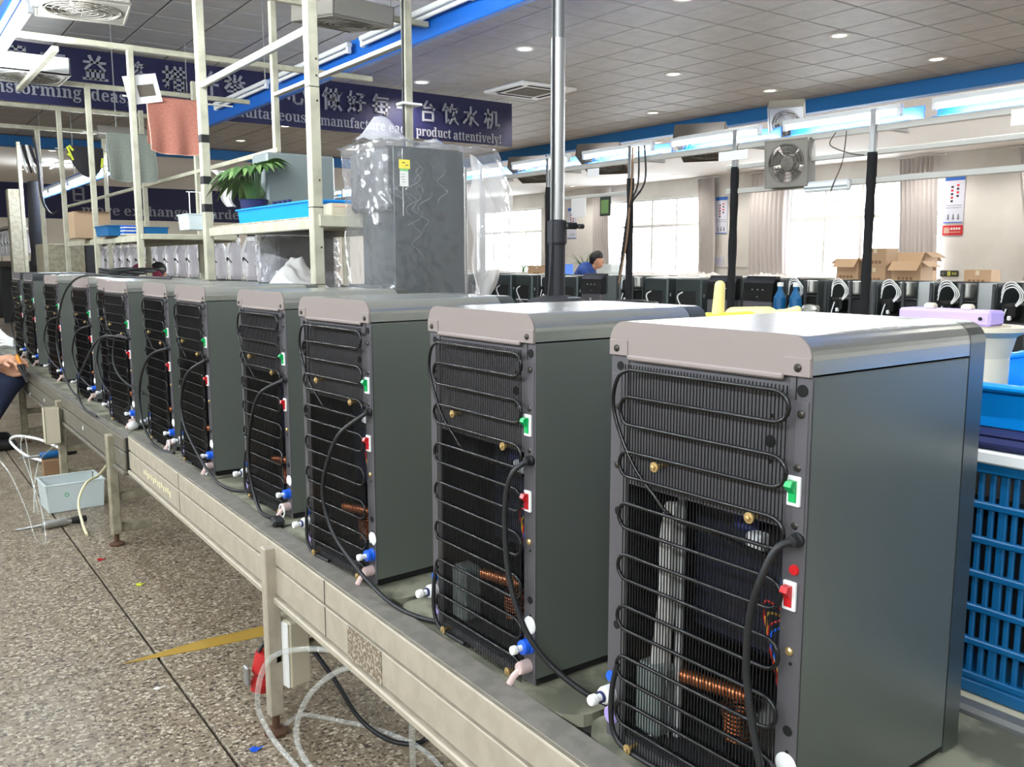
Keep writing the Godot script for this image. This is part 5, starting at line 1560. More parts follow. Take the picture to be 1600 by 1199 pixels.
func far_display() -> Node3D:
	var t := thing("display_cooler", "", "water cooler", Vector3.ZERO, 0, "finished coolers on the far line")
	obj("body", bx(V(0.22, 0.295, 0.155), V(0.31, 0.59, 0.31), 0.012), "machine_side", t)
	var g := G.new()
	g.prism(PackedVector2Array([Vector2(0.0, 0.40), Vector2(0.1, 0.40), Vector2(0.1, 0.605), Vector2(0.055, 0.605), Vector2(0.015, 0.55)]), 0.0, 0.31)
	var d := obj("display", g, "black_gloss", t)
	for k in 6:
		obj("icon", bx(V(0.012 - 0.003 * (k % 2), 0.435 + 0.06 * (k / 3), 0.1 + 0.055 * (k % 3)), V(0.012, 0.01, 0.01), 0.001), "panel_grey", d)
	obj("front_face", bx(V(0.035, 0.34, 0.155), V(0.07, 0.12, 0.3), 0.008), "back_grey", t)
	g = G.new()
	g.lathe([Vector2(0.008, 0), Vector2(0.013, 0), Vector2(0.013, 0.004), Vector2(0.008, 0.004)], 14, Transform3D(Basis(V(0, 1, 0), V(-1, 0, 0), V(0, 0, 1)), V(0.0, 0.345, 0.155)))
	obj("ring_mark", g, "white", t)
	obj("white_edge", bx(V(0.03, 0.275, 0.155), V(0.07, 0.012, 0.3), 0.003), "white", t)
	obj("drip_tray", bx(V(0.02, 0.035, 0.155), V(0.12, 0.07, 0.3), 0.01), "far_dark", t)
	for z in [0.01, 0.3]:
		obj("front_post", bx(V(0.04, 0.17, z), V(0.05, 0.2, 0.014), 0.003), "back_grey", t)
	return t

func far_plain() -> Node3D:
	var t := thing("plain_cooler", "", "water cooler", Vector3.ZERO, 0, "plain coolers on the far line")
	obj("body", bx(V(0.2, 0.29, 0.155), V(0.36, 0.58, 0.31), 0.014), "machine_side", t)
	obj("front_recess", bx(V(0.02, 0.26, 0.14), V(0.01, 0.4, 0.22), 0.002), "black", t)
	obj("shelf_bar", bx(V(0.012, 0.3, 0.14), V(0.02, 0.012, 0.22), 0.002), "film_white", t)
	obj("white_tube", tb(spl([V(0.012, 0.45, 0.1), V(0.0, 0.4, 0.05), V(0.01, 0.25, 0.12), V(0.01, 0.1, 0.08)]), 0.006, 6), "white", t)
	for y in [0.42, 0.2]:
		obj("side_clip", bx(V(0.06, y, 0.311), V(0.012, 0.03, 0.004), 0.001), "film_white", t)
	return t

func test_line() -> void:
	# rows of clear test bottles with tubes behind the front line
	var t := thing("test_stand", "long test stand with a black deck and white rail behind the rack at left", "stand", Vector3.ZERO)
	obj("deck", bx(V(3.35, 0.87, -13.6), V(0.5, 0.12, 13.2), 0.006), "black", t)
	obj("rail", bx(V(3.2, 1.44, -13.6), V(0.05, 0.04, 13.2), 0.004), "rail_white", t)
	for k in 7:
		obj("leg", bx(V(3.35, 0.405, -7.4 - k * 2.0), V(0.4, 0.81, 0.06), 0.004), "far_dark", t)
		obj("stanchion", bx(V(3.45, 1.17, -7.3 - k * 2.05), V(0.05, 0.5, 0.05), 0.004), "post_paint", t)
		obj("rail_arm", bx(V(3.33, 1.44, -7.3 - k * 2.05), V(0.26, 0.03, 0.03), 0.003), "post_paint", t)
	var s := thing("test_stand", "low dark test stand with bottles and hoses at the far left beyond the last cooler", "stand", Vector3.ZERO)
	obj("deck", bx(V(2.15, 1.1, -18.4), V(0.3, 0.1, 5.2), 0.006), "black", s)
	obj("rail", bx(V(2.05, 1.73, -18.4), V(0.05, 0.04, 5.2), 0.004), "rail_white", s)
	for k in 4:
		obj("leg", bx(V(2.15, 0.525, -16.0 - k * 1.6), V(0.26, 1.05, 0.05), 0.004), "far_dark", s)
	for z in [-15.85, -20.95]:
		obj("stanchion", bx(V(2.25, 1.44, z), V(0.04, 0.6, 0.04), 0.004), "post_paint", s)
		obj("rail_arm", bx(V(2.14, 1.73, z), V(0.24, 0.03, 0.03), 0.003), "post_paint", s)
	var b := thing("test_bottle", "", "bottle", Vector3.ZERO, 0, "clear test bottles on the stands")
	var g := G.new()
	g.lathe([Vector2(0, 0.02), Vector2(0.05, 0.02), Vector2(0.075, 0.06), Vector2(0.08, 0.3), Vector2(0.07, 0.36), Vector2(0.045, 0.4), Vector2(0.04, 0.43)], 16)
	obj("bottle", g, "bottle", b)
	g = G.new()
	g.lathe([Vector2(0, 0.42), Vector2(0.055, 0.42), Vector2(0.055, 0.455), Vector2(0.02, 0.47), Vector2(0, 0.47)], 14)
	obj("cap", g, "white", b)
	obj("mount", bx(V(0.0, 0.485, 0), V(0.05, 0.03, 0.11), 0.005), "black", b)
	for k in 3:
		obj("tube", tb(spl([V(-0.05, 0.43, 0.02 * (k - 1)), V(-0.1, 0.3, 0.035 * (k - 1)), V(-0.095, 0.15, 0.02 * (k - 1)), V(-0.09, 0.02, 0.075 * (k - 1))], 5), 0.006, 5), "white", b)
	obj("valve", bx(V(-0.1, 0.22, 0.0), V(0.03, 0.035, 0.04), 0.006), "white", b)
	obj("hose", tb(spl([V(-0.1, 0.22, 0.02), V(-0.12, 0.25, 0.09), V(-0.1, 0.2, 0.16)], 5), 0.007, 6), "black", b)
	for i in 24:
		var z := -7.55 - i * 0.5
		var lab := "clear test bottle with white cap, %s from the near end of the long stand" % ORD[i]
		var o: Node3D = b if i == 0 else dup(b, Vector3.ZERO, 0, lab)
		o.set_meta("label", lab); o.position = V(3.22, 0.93, z)
	for i in 11:
		var o := dup(b, V(2.07, 1.22, -16.1 - i * 0.44), 0, "clear test bottle on the small stand at far left, %s from the right" % ORD[i])
		o.scale = Vector3.ONE
	for k in 5:
		var h := thing("white_tubes", "thick white tube looping beside the last cooler at the left edge, %s from the top" % ORD[k], "tube", Vector3.ZERO)
		obj("tube", tb(spl([V(0.76, 0.93 - 0.06 * k, -8.4), V(0.72, 0.88 - 0.09 * k, -8.1), V(0.74, 0.72 - 0.06 * k, -7.9), V(0.80, 0.60 - 0.02 * k, -7.75), V(0.86, 0.55 - 0.01 * k, -7.7)]), 0.013, 8), "white", h)

func glyph(g: G, s: String, p: Vector3, size: float, w: float) -> void:  # strokes on a ten by ten grid, in the xy plane
	for st in s.split(";"):
		var q := []
		for c in st.split(" "):
			var e := c.split(",")
			q.append(p + V((float(e[0]) - 5) * 0.1 * size, (float(e[1]) - 5) * 0.1 * size, 0))
		for i in q.size() - 1:
			var d: Vector3 = q[i + 1] - q[i]
			var a := atan2(d.y, d.x)
			g.box(Vector3.ZERO, V(d.length() + w * 0.7, w * (1.15 if absf(d.x) < absf(d.y) else 0.9), 0.002), 0, Transform3D(Basis(V(0, 0, 1), a), (q[i] + q[i + 1]) / 2))

func words(parent: Node3D, called: String, s: String, p: Vector3, width: float, h: float, m: String, serif := true, turn := 0.0) -> void:
	var f := SystemFont.new()
	f.font_names = PackedStringArray(["Droid Serif" if serif else "Droid Sans"])
	f.font_weight = 700
	var tm := TextMesh.new()
	tm.text = s; tm.font = f; tm.font_size = 48; tm.pixel_size = 0.01; tm.depth = 0.01
	var o := MeshInstance3D.new()
	o.name = called; o.mesh = tm; o.material_override = M[m]
	var bb := tm.get_aabb()
	o.position = p; o.rotation_degrees.y = turn
	o.scale = V(width / bb.size.x, h / 0.48, 0.2)
	parent.add_child(o, true)

func banners() -> void:
	var t := thing("banner", "long navy blue banner with white Chinese characters and English words across the ceiling", "banner", V(0, 0, -11.3))
	var g := G.new()
	g.sheet(60, 6, func(u, v): return V(lerpf(-3.2, 8.13, u), lerpf(2.86, 3.5, v) - 0.01 * sin(u * PI) + 0.05 * (1 - u) * (1 if true else 0), 0.012 * sin(u * 40) * (1 - v)), 0.004)
	obj("cloth", g, "banner", t)
	var C := {
		"思": "2,9.8 2,5.6;8,9.8 8,5.6;2,9.8 8,9.8;2,7.7 8,7.7;2,5.6 8,5.6;5,9.8 5,5.6;1.2,4 0.4,1.4;3,4.4 3.2,1 4.5,0.3 7,0.4 7.6,2;5,4.4 5.8,2.8;8.3,4 9.5,1.8",
		"广": "5,10 5,8.8;1,8.5 9.5,8.5;2,8.5 1.8,4 0.3,0.5",
		"益": "3,10 4,8;7,10 6,8;0.8,7.5 9.2,7.5;4,7.3 1.2,4.6;6,7.3 8.8,4.6;2,4 2,0.8;8,4 8,0.8;2,4 8,4;4,4 4,0.8;6,4 6,0.8;0.3,0.6 9.7,0.6",
		"多": "5,10 2,7;4.5,9 7.5,9 3,5.6;4.5,8 5.5,7;6,6 2,2.5;5.3,5 8.8,5 6,1.5 1.5,0;5.2,4 6.2,3",
		"措": "2,10 2,1 1,1.6;0.3,7.5 3.8,7.5;0.2,3.6 3.8,5;5.5,10 5.5,6;8,10 8,6;4.3,8.3 9.5,8.3;4,6 9.8,6;5.2,4.6 5.2,0;8.6,4.6 8.6,0;5.2,4.6 8.6,4.6;5.2,2.4 8.6,2.4;5.2,0.2 8.6,0.2",
		"并": "3,10 4,8;7,10 6,8;1,7.5 9,7.5;0.3,4.5 9.7,4.5;3.5,7.5 3.3,3 1.5,0;6.8,7.5 6.8,0",
		"举": "2,9.5 3,8;5,10 5,8;8,9.7 7,8;0.5,7 9.5,7;3.5,7 0.5,3.8;6.5,7 9.5,3.8;3,4.6 7,4.6;1.5,2.6 8.5,2.6;5,5.6 5,0",
		"心": "1,6 0.5,2.5;3,7 3.2,1.5 4.5,0.6 7,0.8 7.5,3;4.5,9 5.5,6.5;8,7.5 9.3,4.5",
		"做": "2.5,10 0.3,6;1.6,7.6 1.6,0;3,7.5 6,7.5;4.5,9.5 4.5,5;3.3,4.6 3.3,1.2;5.8,4.6 5.8,1.2;3.3,4.6 5.8,4.6;3.3,1.2 5.8,1.2;7.4,10 6.3,6;7,7.8 9.8,7.8;9,7.8 8.2,3.5 6,0;6.8,6 8,2.5 9.9,0",
		"好": "2,10 1,4.5 3.8,1;4,7.5 3,3.5 0.3,0.3;0.2,7 4.5,7;5.3,9 9,9 7.2,6.8;7.2,6.8 7.2,0.3 6,0.9;4.8,5 9.9,5",
		"每": "2.5,10 0.8,7;2,8.5 9,8.5;2.5,6.8 1.8,1.5 8.5,1.5;2.5,6.8 8.2,6.8;8.2,6.8 7.8,0.2 6.8,0.6;0.2,4.3 9.8,4.3;4.8,6 5.3,5;4.6,3.6 5.1,2.4",
		"一": "0.5,5 9.5,5.4",
		"台": "4.5,10 2,6.4 8,7;6.5,8.5 8.8,6;2,4.5 2,0;8,4.5 8,0;2,4.5 8,4.5;2,0.3 8,0.3",
		"饮": "2,10 0.3,6.5;1.7,8.3 4.2,8.3 3.5,6.8;2.4,6.8 2.4,0.4 4,1.8;6.2,10 4.9,6;5.8,7.8 9.6,7.8 8.8,6.2;7.2,6 6.6,3 4.6,0;7.2,4 8.2,1.6 9.9,0",
		"水": "5,10 5,0.3 4,1;0.8,7 3.8,7 2.8,4 0.3,1.3;8.6,8 6,5.6;5.4,6 7,3 9.8,0.8",
		"机": "2.4,10 2.4,0;0.3,7.5 4.4,7.5;2.3,7 0.3,3;2.6,5.8 4,4.4;5.3,9 5.2,3.5 4,0.2;5.3,9 8,9;8,9 8,1.2 9,0.6 9.8,1;9.8,1 9.8,2.4"}
	for e in [["思", 1.5], ["广", 1.855], ["益", 2.286], ["多", 2.76], ["措", 3.158], ["并", 3.55], ["举", 3.889], ["心", 4.701], ["做", 5.183], ["好", 5.54], ["每", 5.911], ["一", 6.281], ["台", 6.652], ["饮", 7.025], ["水", 7.377], ["机", 7.75]]:
		g = G.new()
		glyph(g, C[e[0]], V(e[1], 3.325 - 0.014 * (float(e[1]) - 1.5), 0.016), 0.265, 0.03)
		obj("character", g, "banner_print", t)
	words(t, "english_word", "Brainstorming ideas,", V(1.78, 3.025, 0.016), 1.72, 0.185, "banner_print")
	words(t, "english_word", "more", V(3.42, 3.005, 0.016), 0.36, 0.185, "banner_print")
	words(t, "english_word", "simultaneously", V(4.33, 2.995, 0.016), 1.26, 0.18, "banner_print")
	words(t, "english_word", "manufacture", V(5.49, 2.985, 0.016), 0.95, 0.18, "banner_print")
	words(t, "english_word", "each", V(6.2, 2.975, 0.016), 0.36, 0.18, "banner_print")
	words(t, "english_word", "product", V(6.74, 2.965, 0.016), 0.58, 0.18, "banner_print")
	words(t, "english_word", "attentively!", V(7.5, 2.955, 0.016), 0.84, 0.18, "banner_print")
	for k in 4:
		obj("tie_cord", tb([V(-3.0 + k * 3.7, 3.5, 0), V(-3.0 + k * 3.7, 3.545, 0)], 0.004, 5), "white", t)
	t = thing("banner", "second navy blue banner hung lower at the far end, behind the towels", "banner", V(0, 0, -22.0))
	obj("cloth", bx(V(3.4, 2.45, 0), V(11.0, 0.75, 0.01), 0.003), "banner", t)
	words(t, "english_word", "more exchange,", V(5.2, 2.28, 0.012), 2.4, 0.3, "banner_print")
	words(t, "english_word", "harder, the", V(7.5, 2.26, 0.012), 1.7, 0.3, "banner_print")
	g = G.new()
	glyph(g, "2,9.5 2,0.5;8,9.5 8,0.5;2,9.5 8,9.5;2,5 8,5;2,0.6 8,0.6", V(3.95, 2.62, 0.012), 0.32, 0.04)
	obj("character", g, "banner_print", t)
	for k in 4:
		obj("tie_cord", tb([V(-1.8 + k * 3.4, 2.82, 0), V(-1.8 + k * 3.4, 3.55, 0)], 0.004, 5), "white", t)

func window_side() -> void:
	# curtains gathered beside the windows
	var cs := [[-25.3, 0.6, "grey curtain hanging left of the window seen beside the bagged cooler"], [-22.45, 0.85, "grey curtain on the left side of the middle window"], [-17.95, 0.6, "grey curtain on the right side of the middle window"], [-15.7, 1.2, "broad grey curtain left of the window behind the square fan"], [-11.5, 0.9, "grey curtain right of the window behind the cartons"], [-8.6, 1.5, "grey curtain tied back at the right edge of the photo"]]
	for c in cs:
		var t := thing("curtain", c[2], "curtain", V(19.82, 0.5, c[0]), 0, "grey curtains at the window wall")
		var w: float = c[1]
		var g := G.new()
		var tied := w > 1.3
		g.sheet(70, 16, func(u, v):
			var y: float = v * 2.98
			var sq := 1.0
			if tied:
				sq = 0.3 + 0.7 * pow(absf(v - 0.28) / 0.72, 0.8)
			var top := smoothstep(0.0, 1.0, v)
			return V(0.05 * sin(u * 52) * (0.6 + 0.4 * top), y, (u - 0.5) * w * sq + 0.06 * sin(v * 3 + c[0])), 0.006)
		obj("cloth", g, "curtain", t)
		obj("track", bx(V(0, 3.0, 0), V(0.05, 0.03, w + 0.3), 0.004), "window_white", t)
		if tied:
			obj("tie", bx(V(0, 0.83, 0.0), V(0.16, 0.07, 0.5), 0.02), "curtain", t)
	# posters and signs on the wall
	poster("tall white poster with a blue header on the wall behind the far posts", V(19.985, 2.42, -17.5), 0.44, 1.05)
	poster("tall white poster with a blue header on the wall right of the cartons", V(19.985, 2.49, -10.73), 0.46, 1.05)
	poster("white poster with a blue header on the wall beyond the pipe stand", V(19.985, 2.42, -24.2), 0.46, 1.05)
	var r := thing("red_sign", "small red sign with white lettering under the right wall poster", "sign", V(19.985, 1.81, -10.73))
	obj("board", bx(V(0, 0, 0), V(0.02, 0.22, 0.46), 0.003), "sign_red", r)
	obj("emblem", bx(V(-0.011, 0.0, -0.13), V(0.003, 0.13, 0.13)), "hem", r)
	for k in 4:
		obj("character", bx(V(-0.011, 0.035, -0.02 + 0.06 * k), V(0.003, 0.05, 0.045)), "label_white", r)
	obj("line", bx(V(-0.011, -0.04, 0.07), V(0.003, 0.02, 0.24)), "hem", r)
	var n := thing("wall_notice", "small white notice with violet marks low on the wall by the second post", "notice", V(19.985, 1.12, -17.57))
	obj("sheet", bx(V(0, 0, 0), V(0.012, 0.25, 0.38), 0.002), "poster", n)
	for k in 5:
		obj("mark", bx(V(-0.008, 0.06 - 0.05 * (k % 3), -0.1 + 0.05 * k), V(0.003, 0.02, 0.05)), "violet", n)
	var x := thing("exit_sign", "dark exit sign with a yellow arrow and running figure low on the wall", "sign", V(19.985, 0.84, -10.74))
	obj("board", bx(V(0, 0, 0), V(0.02, 0.14, 0.42), 0.003), "sign_dark", x)
	var g2 := G.new()
	g2.bar(V(-0.012, 0, -0.15), V(-0.012, 0, -0.06), 0.02, 0.003, 0)
	g2.bar(V(-0.012, 0, -0.155), V(-0.012, 0.03, -0.115), 0.016, 0.003, 0)
	g2.bar(V(-0.012, 0, -0.155), V(-0.012, -0.03, -0.115), 0.016, 0.003, 0)
	obj("arrow", g2, "label_white", x)
	obj("door_symbol", bx(V(-0.012, 0, 0.0), V(0.003, 0.1, 0.07)), "sign_yellow", x)
	for k in 2:
		obj("character", bx(V(-0.012, 0.0, 0.09 + 0.06 * k), V(0.003, 0.05, 0.04)), "sign_yellow", x)
	# long table with cartons and plastic sheets
	var t := thing("long_table", "long low table by the windows holding cartons and plastic sheets", "table", V(14.3, 0, -14.0))
	obj("top", bx(V(0, 0.73, 0), V(1.6, 0.05, 20.0), 0.006), "white", t)
	for k in 6:
		for s in [-0.7, 0.7]:
			obj("leg", bx(V(s, 0.352, -9.5 + k * 3.8), V(0.06, 0.705, 0.06), 0.004), "leg_paint", t)
	carton("open carton with raised flaps left of the stack behind the post", V(14.0, 0.756, -9.24), V(0.36, 0.42, 0.42), true)
	carton("taped carton with a white seal on top of another behind the post", V(14.0, 0.756 + 0.28, -8.72), V(0.36, 0.31, 0.40), false)
	carton("plain carton under the taped one behind the post", V(14.0, 0.756, -8.72), V(0.38, 0.278, 0.42), false)
	carton("large open carton with flaps spread, right of the taped carton", V(13.9, 0.756, -8.09), V(0.36, 0.37, 0.5), true)
	carton("carton standing behind the large open carton", V(14.75, 0.756, -8.5), V(0.4, 0.52, 0.5), true)
	carton("low brown carton alone at the right on the long table", V(14.2, 0.756, -7.1), V(0.3, 0.24, 0.42), false)
	carton("small carton far left on the long table", V(14.2, 0.756, -18.3), V(0.5, 0.26, 0.75), false)
	for k in 6:
		var sh := thing("plastic_sheets", "pile of crinkled white plastic on the long table, %s from the right" % ORD[k], "plastic film", V(13.72, 0.757, [-5.6, -10.8, -12.5, -14.1, -19.8, -21.6][k]), 0, "plastic piles on the long table")
		var nz := FastNoiseLite.new()
		nz.seed = 20 + k; nz.frequency = 2.5
		var gg := G.new()
		gg.sheet(30, 12, func(u, v):
			var e: float = sin(u * PI) * sin(v * PI)
			return V((v - 0.5) * 0.4, maxf(0.004, 0.16 * pow(e, 0.5) * (0.7 + 0.9 * nz.get_noise_2d(u * 3, v * 2))), (u - 0.5) * 1.5))
		obj("film", gg, "bag_white", sh)
	var bt := tray("aquarium_tray", "clear tray with greenery on the far end of the long table", V(13.9, 0.757, -15.3), V(0.4, 0.3, 0.8), "frosted")
	var pl := thing("far_plants", "row of small green potted plants on the window sill left of the pipe stand", "plants", V(19.88, 0.721, -26.9))
	for k in 7:
		var gg := G.new()
		for q in 9:
			var a := q * 2.4
			gg.sheet(2, 4, func(u, v): return V(0.06 * v * cos(a) + (u - 0.5) * 0.06 * sin(a), 0.1 + 0.25 * v - 0.1 * v * v, 0.16 * v * sin(a) + (u - 0.5) * 0.06 * cos(a) + k * 0.35), 0.003)
		gg.lathe([Vector2(0, 0), Vector2(0.05, 0), Vector2(0.06, 0.12), Vector2(0, 0.12)], 10, tf(V(0, 0, k * 0.35)))
		obj("plant", gg, "leaf_pale" if k % 2 else "leaf", pl)
	var bx2 := thing("blue_screen", "small pale blue box among the clutter left of the pipe stand", "box", V(13.9, 0.757, -17.2))
	obj("body", bx(V(0, 0.15, 0), V(0.3, 0.3, 0.5), 0.01), "poster_blue", bx2)
	var gp := thing("spider_plant", "spiky green plant on the long table beside the blue-clad worker", "plant", V(13.5, 0.757, -15.9))
	for q in 18:
		var a := q * 2.4
		var gg := G.new()
		gg.sheet(2, 7, func(u, v): return V(0.02 * cos(a) + 0.4 * v * cos(a), 0.2 + 0.5 * v - 0.5 * v * v * (0.6 + 0.4 * sin(q)), 0.4 * v * sin(a)) + V(-sin(a), 0, cos(a)) * (u - 0.5) * 0.04 * (1.05 - v), 0.003)
		obj("leaf", gg, "leaf", gp)
	var gq := G.new()
	gq.lathe([Vector2(0, 0), Vector2(0.1, 0), Vector2(0.13, 0.2), Vector2(0, 0.2)], 14)
	obj("pot", gq, "card_dark", gp)

func poster(label: String, p: Vector3, w: float, h: float) -> void:
	var t := thing("wall_poster", label, "poster", p)
	obj("board", bx(V(0, 0, 0), V(0.02, h, w), 0.003), "poster", t)
	obj("header", bx(V(-0.011, h * 0.45, 0), V(0.003, h * 0.09, w * 0.98)), "poster_blue", t)
	obj("footer", bx(V(-0.011, -h * 0.48, 0), V(0.003, h * 0.02, w * 0.96)), "poster_blue", t)
	for c in 2:
		for k in 4 + c:
			obj("character", bx(V(-0.011, h * (0.3 - 0.075 * k - 0.03 * c), w * (0.16 - 0.28 * c)), V(0.003, h * 0.045, w * 0.12)), "ink" if (k + c) % 2 else "sign_red", t)
	for k in 2:
		obj("text_line", bx(V(-0.011, h * (-0.12 - 0.05 * k), 0), V(0.003, h * 0.012, w * 0.8)), "panel_grey", t)
	for k in 3:
		var g := G.new()
		g.lathe([Vector2(0, 0), Vector2(w * 0.06, 0), Vector2(w * 0.03, h * 0.07), Vector2(w * 0.035, h * 0.1), Vector2(0, h * 0.12)], 8, tf(V(-0.011, -h * 0.42, w * (-0.25 + 0.25 * k))).scaled_local(V(0.1, 1, 1)))
		obj("figure", g, "panel_grey", t)

func carton(label: String, p: Vector3, z: Vector3, open: bool) -> void:
	var t := thing("carton", label, "carton", p)
	var g := G.new()
	var w := 0.012
	for s in [-1, 1]:
		g.box(V(s * (z.x / 2 - w / 2), z.y / 2, 0), V(w, z.y, z.z), 0.002)
		g.box(V(0, z.y / 2, s * (z.z / 2 - w / 2)), V(z.x - 2 * w, z.y, w), 0.002)
	g.box(V(0, 0.006, 0), V(z.x - 2 * w, 0.012, z.z - 2 * w))
	if not open:
		g.box(V(0, z.y - 0.006, 0), V(z.x - 2 * w, 0.012, z.z - 2 * w))
	obj("box", g, "card", t)
	if open:
		for s in [-1, 1]:
			g = G.new()
			g.box(V(s * 0.1, 0, 0), V(0.2, 0.008, z.z), 0.001, Transform3D(Basis(V(0, 0, 1), -s * 0.85), V(s * z.x / 2, z.y, 0)))
			obj("flap", g, "card", t)
			g = G.new()
			g.box(V(0, 0, s * 0.08), V(z.x, 0.008, 0.16), 0.001, Transform3D(Basis(V(1, 0, 0), s * 0.6), V(0, z.y, s * z.z / 2)))
			obj("flap", g, "card", t)
	else:
		obj("tape", bx(V(-z.x / 2 - 0.001, z.y - 0.05, 0), V(0.002, 0.07, 0.06)), "cream", t)
	for k in 4:
		obj("print_mark", bx(V(-z.x / 2 - 0.001, z.y * 0.25, -0.12 + 0.07 * k), V(0.002, 0.05, 0.05)), "card_ink", t)

func hand(g: G, wrist: Vector3, fwd: Vector3, side: Vector3, up: Vector3, curl: float) -> void:
	# a small five-fingered hand: palm from the wrist along fwd, thumb on +side
	var palm := wrist + fwd * 0.085
	var L := [[wrist, wrist + fwd * 0.03, 0.024, 0.026]]
	for k in 4:
		var o := side * (0.03 - 0.02 * k)
		var len_: float = [0.066, 0.076, 0.07, 0.055][k]
		L.append([wrist + fwd * 0.02 + o * 0.6, palm + o, 0.016, 0.0125])
		var a := palm + o
		var d1 := (fwd * cos(curl * 0.6) - up * sin(curl * 0.6))
		var b := a + d1 * len_ * 0.5
		var d2 := (fwd * cos(curl * 1.5) - up * sin(curl * 1.5))
		var c := b + d2 * len_ * 0.4
		L.append([a, b, 0.0105, 0.0092]); L.append([b, c, 0.0092, 0.0078])
	var tb_ := wrist + fwd * 0.03 + side * 0.03
	var tm := tb_ + side * 0.03 + fwd * 0.03 - up * 0.012
	L.append([wrist + fwd * 0.015 + side * 0.015, tb_, 0.018, 0.014]); L.append([tb_, tm, 0.0125, 0.011]); L.append([tm, tm + fwd * 0.03 - up * 0.01, 0.0105, 0.009])
	g.bones(L, 0.0035, 0.008)

func people() -> void:
	# a worker crouched in the aisle at the left edge: mostly outside the frame
	var p := thing("person", "worker in dark jeans crouching at the left edge, bare forearm holding a yellow-handled tool", "person", Vector3.ZERO)
	var O := V(0.36, 0, -6.3)
	var g := G.new()
	var hip := O + V(-0.12, 0.30, 0)
	var sh := O + V(-0.05, 0.80, 0)
	# forearms and head in skin
	g.bones([[O + V(0.12, 0.52, 0.1), O + V(0.27, 0.585, 0.42), 0.042, 0.028]], 0.007, 0.01)
	g.bones([[O + V(0.10, 0.50, -0.16), O + V(0.27, 0.50, 0.20), 0.042, 0.028]], 0.007, 0.01)
	hand(g, O + V(0.27, 0.585, 0.42), V(0.42, -0.1, 0.9).normalized(), V(-0.9, 0, 0.42).normalized(), V(0, 1, 0.1).normalized(), 0.8)
	hand(g, O + V(0.27, 0.50, 0.20), V(0.42, 0.05, 0.9).normalized(), V(0.1, 0.98, -0.1).normalized(), V(-0.9, 0, 0.42).normalized(), 0.7)
	# head, neck, face
	var hd := O + V(0.08, 1.02, 0.08)
	g.bones([[sh + V(0.02, 0.06, 0.02), hd + V(0, -0.06, 0), 0.055, 0.055], [hd, hd + V(0, 0.05, 0.0), 0.082, 0.085], [hd + V(0.05, -0.06, 0.02), hd + V(0.02, -0.07, 0.0), 0.045, 0.055], [hd + V(0.085, 0.0, 0.03), hd + V(0.1, -0.022, 0.035), 0.008, 0.014], [hd + V(-0.01, -0.005, 0.085), hd + V(-0.02, 0.02, 0.09), 0.012, 0.016]], 0.006, 0.02)
	obj("skin", g, "skin", p)
	g = G.new()
	g.bones([[hd + V(-0.02, 0.05, 0), hd + V(-0.005, 0.065, 0), 0.095, 0.092], [hd + V(-0.05, -0.01, 0), hd + V(-0.05, 0.04, 0), 0.07, 0.085]], 0.008, 0.02)
	obj("hair", g, "hair", p)
	g = G.new()
	for s in [-0.025, 0.035]:
		g.bones([[hd + V(0.08, 0.012, s + 0.02), hd + V(0.081, 0.012, s + 0.022), 0.008, 0.008]], 0.003, 0.002)
	obj("eyes", g, "hair", p)
	g = G.new()
	g.bones([[hip, sh, 0.15, 0.15], [sh + V(0, 0, -0.16), sh + V(0, 0, 0.16), 0.07, 0.07], [sh + V(0, 0, 0.18), O + V(0.12, 0.52, 0.1), 0.062, 0.05], [sh + V(0, 0, -0.18), O + V(0.10, 0.50, -0.16), 0.062, 0.05]], 0.012, 0.04)
	obj("shirt", g, "dark_cloth", p)
	g = G.new()
	for s in [-0.13, 0.16]:
		g.bones([[hip + V(0, 0, s * 0.6), O + V(0.30, 0.44, s), 0.10, 0.075], [O + V(0.30, 0.44, s), O + V(0.10, 0.10, s), 0.07, 0.05]], 0.012, 0.03)
	obj("jeans", g, "jeans", p)
	g = G.new()
	for s in [-0.13, 0.16]:
		g.bones([[O + V(0.06, 0.045, s), O + V(0.27, 0.035, s), 0.042, 0.033], [O + V(0.10, 0.10, s), O + V(0.09, 0.05, s), 0.045, 0.045]], 0.008, 0.02)
	obj("shoes", g, "black", p)
	var pl := thing("pliers", "yellow and black handled pliers in the crouching worker's hand", "tool", V(0.66, 0.585, -5.80))
	g = G.new()
	g.bones([[V(0, 0.02, 0.0), V(0.02, -0.05, 0.04), 0.011, 0.009]], 0.004, 0.004)
	obj("handle", g, "orange", pl)
	g = G.new()
	g.bones([[V(0.02, -0.03, 0.04), V(0.03, -0.12, 0.09), 0.012, 0.009], [V(0.0, -0.03, 0.05), V(0.03, -0.12, 0.1), 0.011, 0.008]], 0.004, 0.004)
	obj("jaw", g, "black", pl)
	# a seated worker in maroon behind the bench, seen from behind
	seated("worker in a maroon jacket bent over behind the rack at the left", V(2.42, 0, -10.9), "maroon", "hair", 30, 0.8)
	seated("worker in blue bent over beside the pipe stand near the windows", V(8.9, 0, -10.75), "blue_cloth", "hair", -60, 1.0)

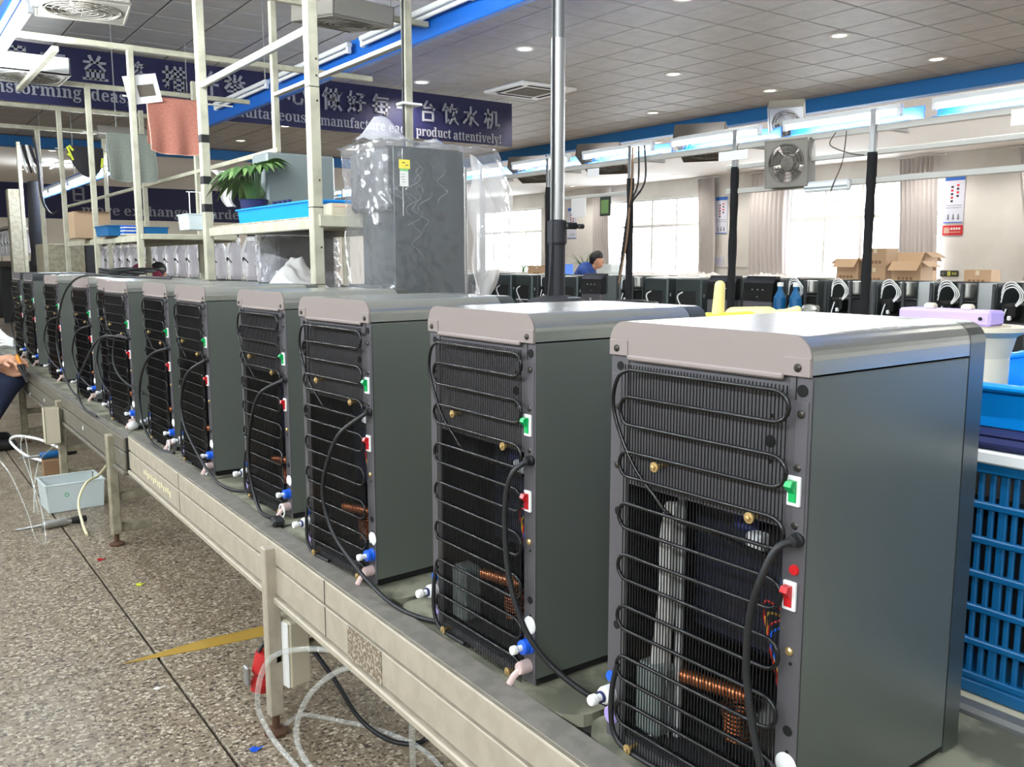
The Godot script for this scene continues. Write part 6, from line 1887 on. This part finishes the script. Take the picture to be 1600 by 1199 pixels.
func seated(label: String, at: Vector3, m: String, h: String, turn: float, k: float) -> void:
	var p := thing("person", label, "person", at, turn)
	var st := thing("stool", "stool under the %s" % label.substr(0, 26).strip_edges().to_lower(), "stool", at, turn)
	var g := G.new()
	g.lathe([Vector2(0, 0.4), Vector2(0.16, 0.4), Vector2(0.17, 0.415), Vector2(0.16, 0.43), Vector2(0, 0.432)], 18)
	obj("seat", g, "far_dark", st)
	for a in 4:
		obj("leg", tb([V(0.1 * cos(a * PI / 2), 0.4, 0.1 * sin(a * PI / 2)), V(0.15 * cos(a * PI / 2), 0.0, 0.15 * sin(a * PI / 2))], 0.012, 8), "galv", st)
	g = G.new()
	g.bones([[V(0, 0.585, 0), V(0.22, 0.98, 0), 0.16, 0.15], [V(0.22, 0.98, -0.17), V(0.22, 0.98, 0.17), 0.075, 0.075], [V(0.22, 0.98, 0.2), V(0.38, 0.74, 0.24), 0.062, 0.05], [V(0.38, 0.74, 0.24), V(0.58, 0.78, 0.12), 0.048, 0.036], [V(0.22, 0.98, -0.2), V(0.38, 0.74, -0.24), 0.062, 0.05], [V(0.38, 0.74, -0.24), V(0.58, 0.78, -0.12), 0.048, 0.036]], 0.014, 0.05)
	obj("jacket", g, m, p)
	g = G.new()
	for s in [-0.1, 0.1]:
		g.bones([[V(0, 0.52, s), V(0.42, 0.52, s), 0.09, 0.07], [V(0.42, 0.52, s), V(0.4, 0.1, s), 0.065, 0.048]], 0.014, 0.03)
	obj("trousers", g, "jeans", p)
	g = G.new()
	for s in [-0.1, 0.1]:
		g.bones([[V(0.38, 0.045, s), V(0.56, 0.036, s), 0.044, 0.034]], 0.01, 0.02)
	obj("shoes", g, "black", p)
	g = G.new()
	var hd := V(0.40, 1.14, 0) if k > 0.9 else V(0.46, 0.98, 0)
	g.bones([[V(0.27, 0.98, 0), hd + V(-0.03, -0.06 * k + 0.0, 0), 0.055, 0.052], [hd, hd + V(0, 0.04, 0), 0.08, 0.085], [hd + V(0.05, -0.06, 0), hd + V(0.02, -0.07, 0), 0.04, 0.05], [hd + V(0.09, -0.005, 0), hd + V(0.1, -0.025, 0), 0.008, 0.013]], 0.009, 0.02)
	hand(g, V(0.58, 0.78, 0.12), V(1, -0.1, 0), V(0, 0, -1), V(0, 1, 0), 0.6)
	hand(g, V(0.58, 0.78, -0.12), V(1, -0.1, 0), V(0, 0, 1), V(0, 1, 0), 0.6)
	obj("skin", g, "skin", p)
	g = G.new()
	g.bones([[hd + V(-0.03, 0.05, 0), hd + V(0.0, 0.07, 0), 0.095, 0.09], [hd + V(-0.06, 0, 0), hd + V(-0.05, 0.04, 0), 0.07, 0.085]], 0.01, 0.02)
	obj("hair", g, h, p)
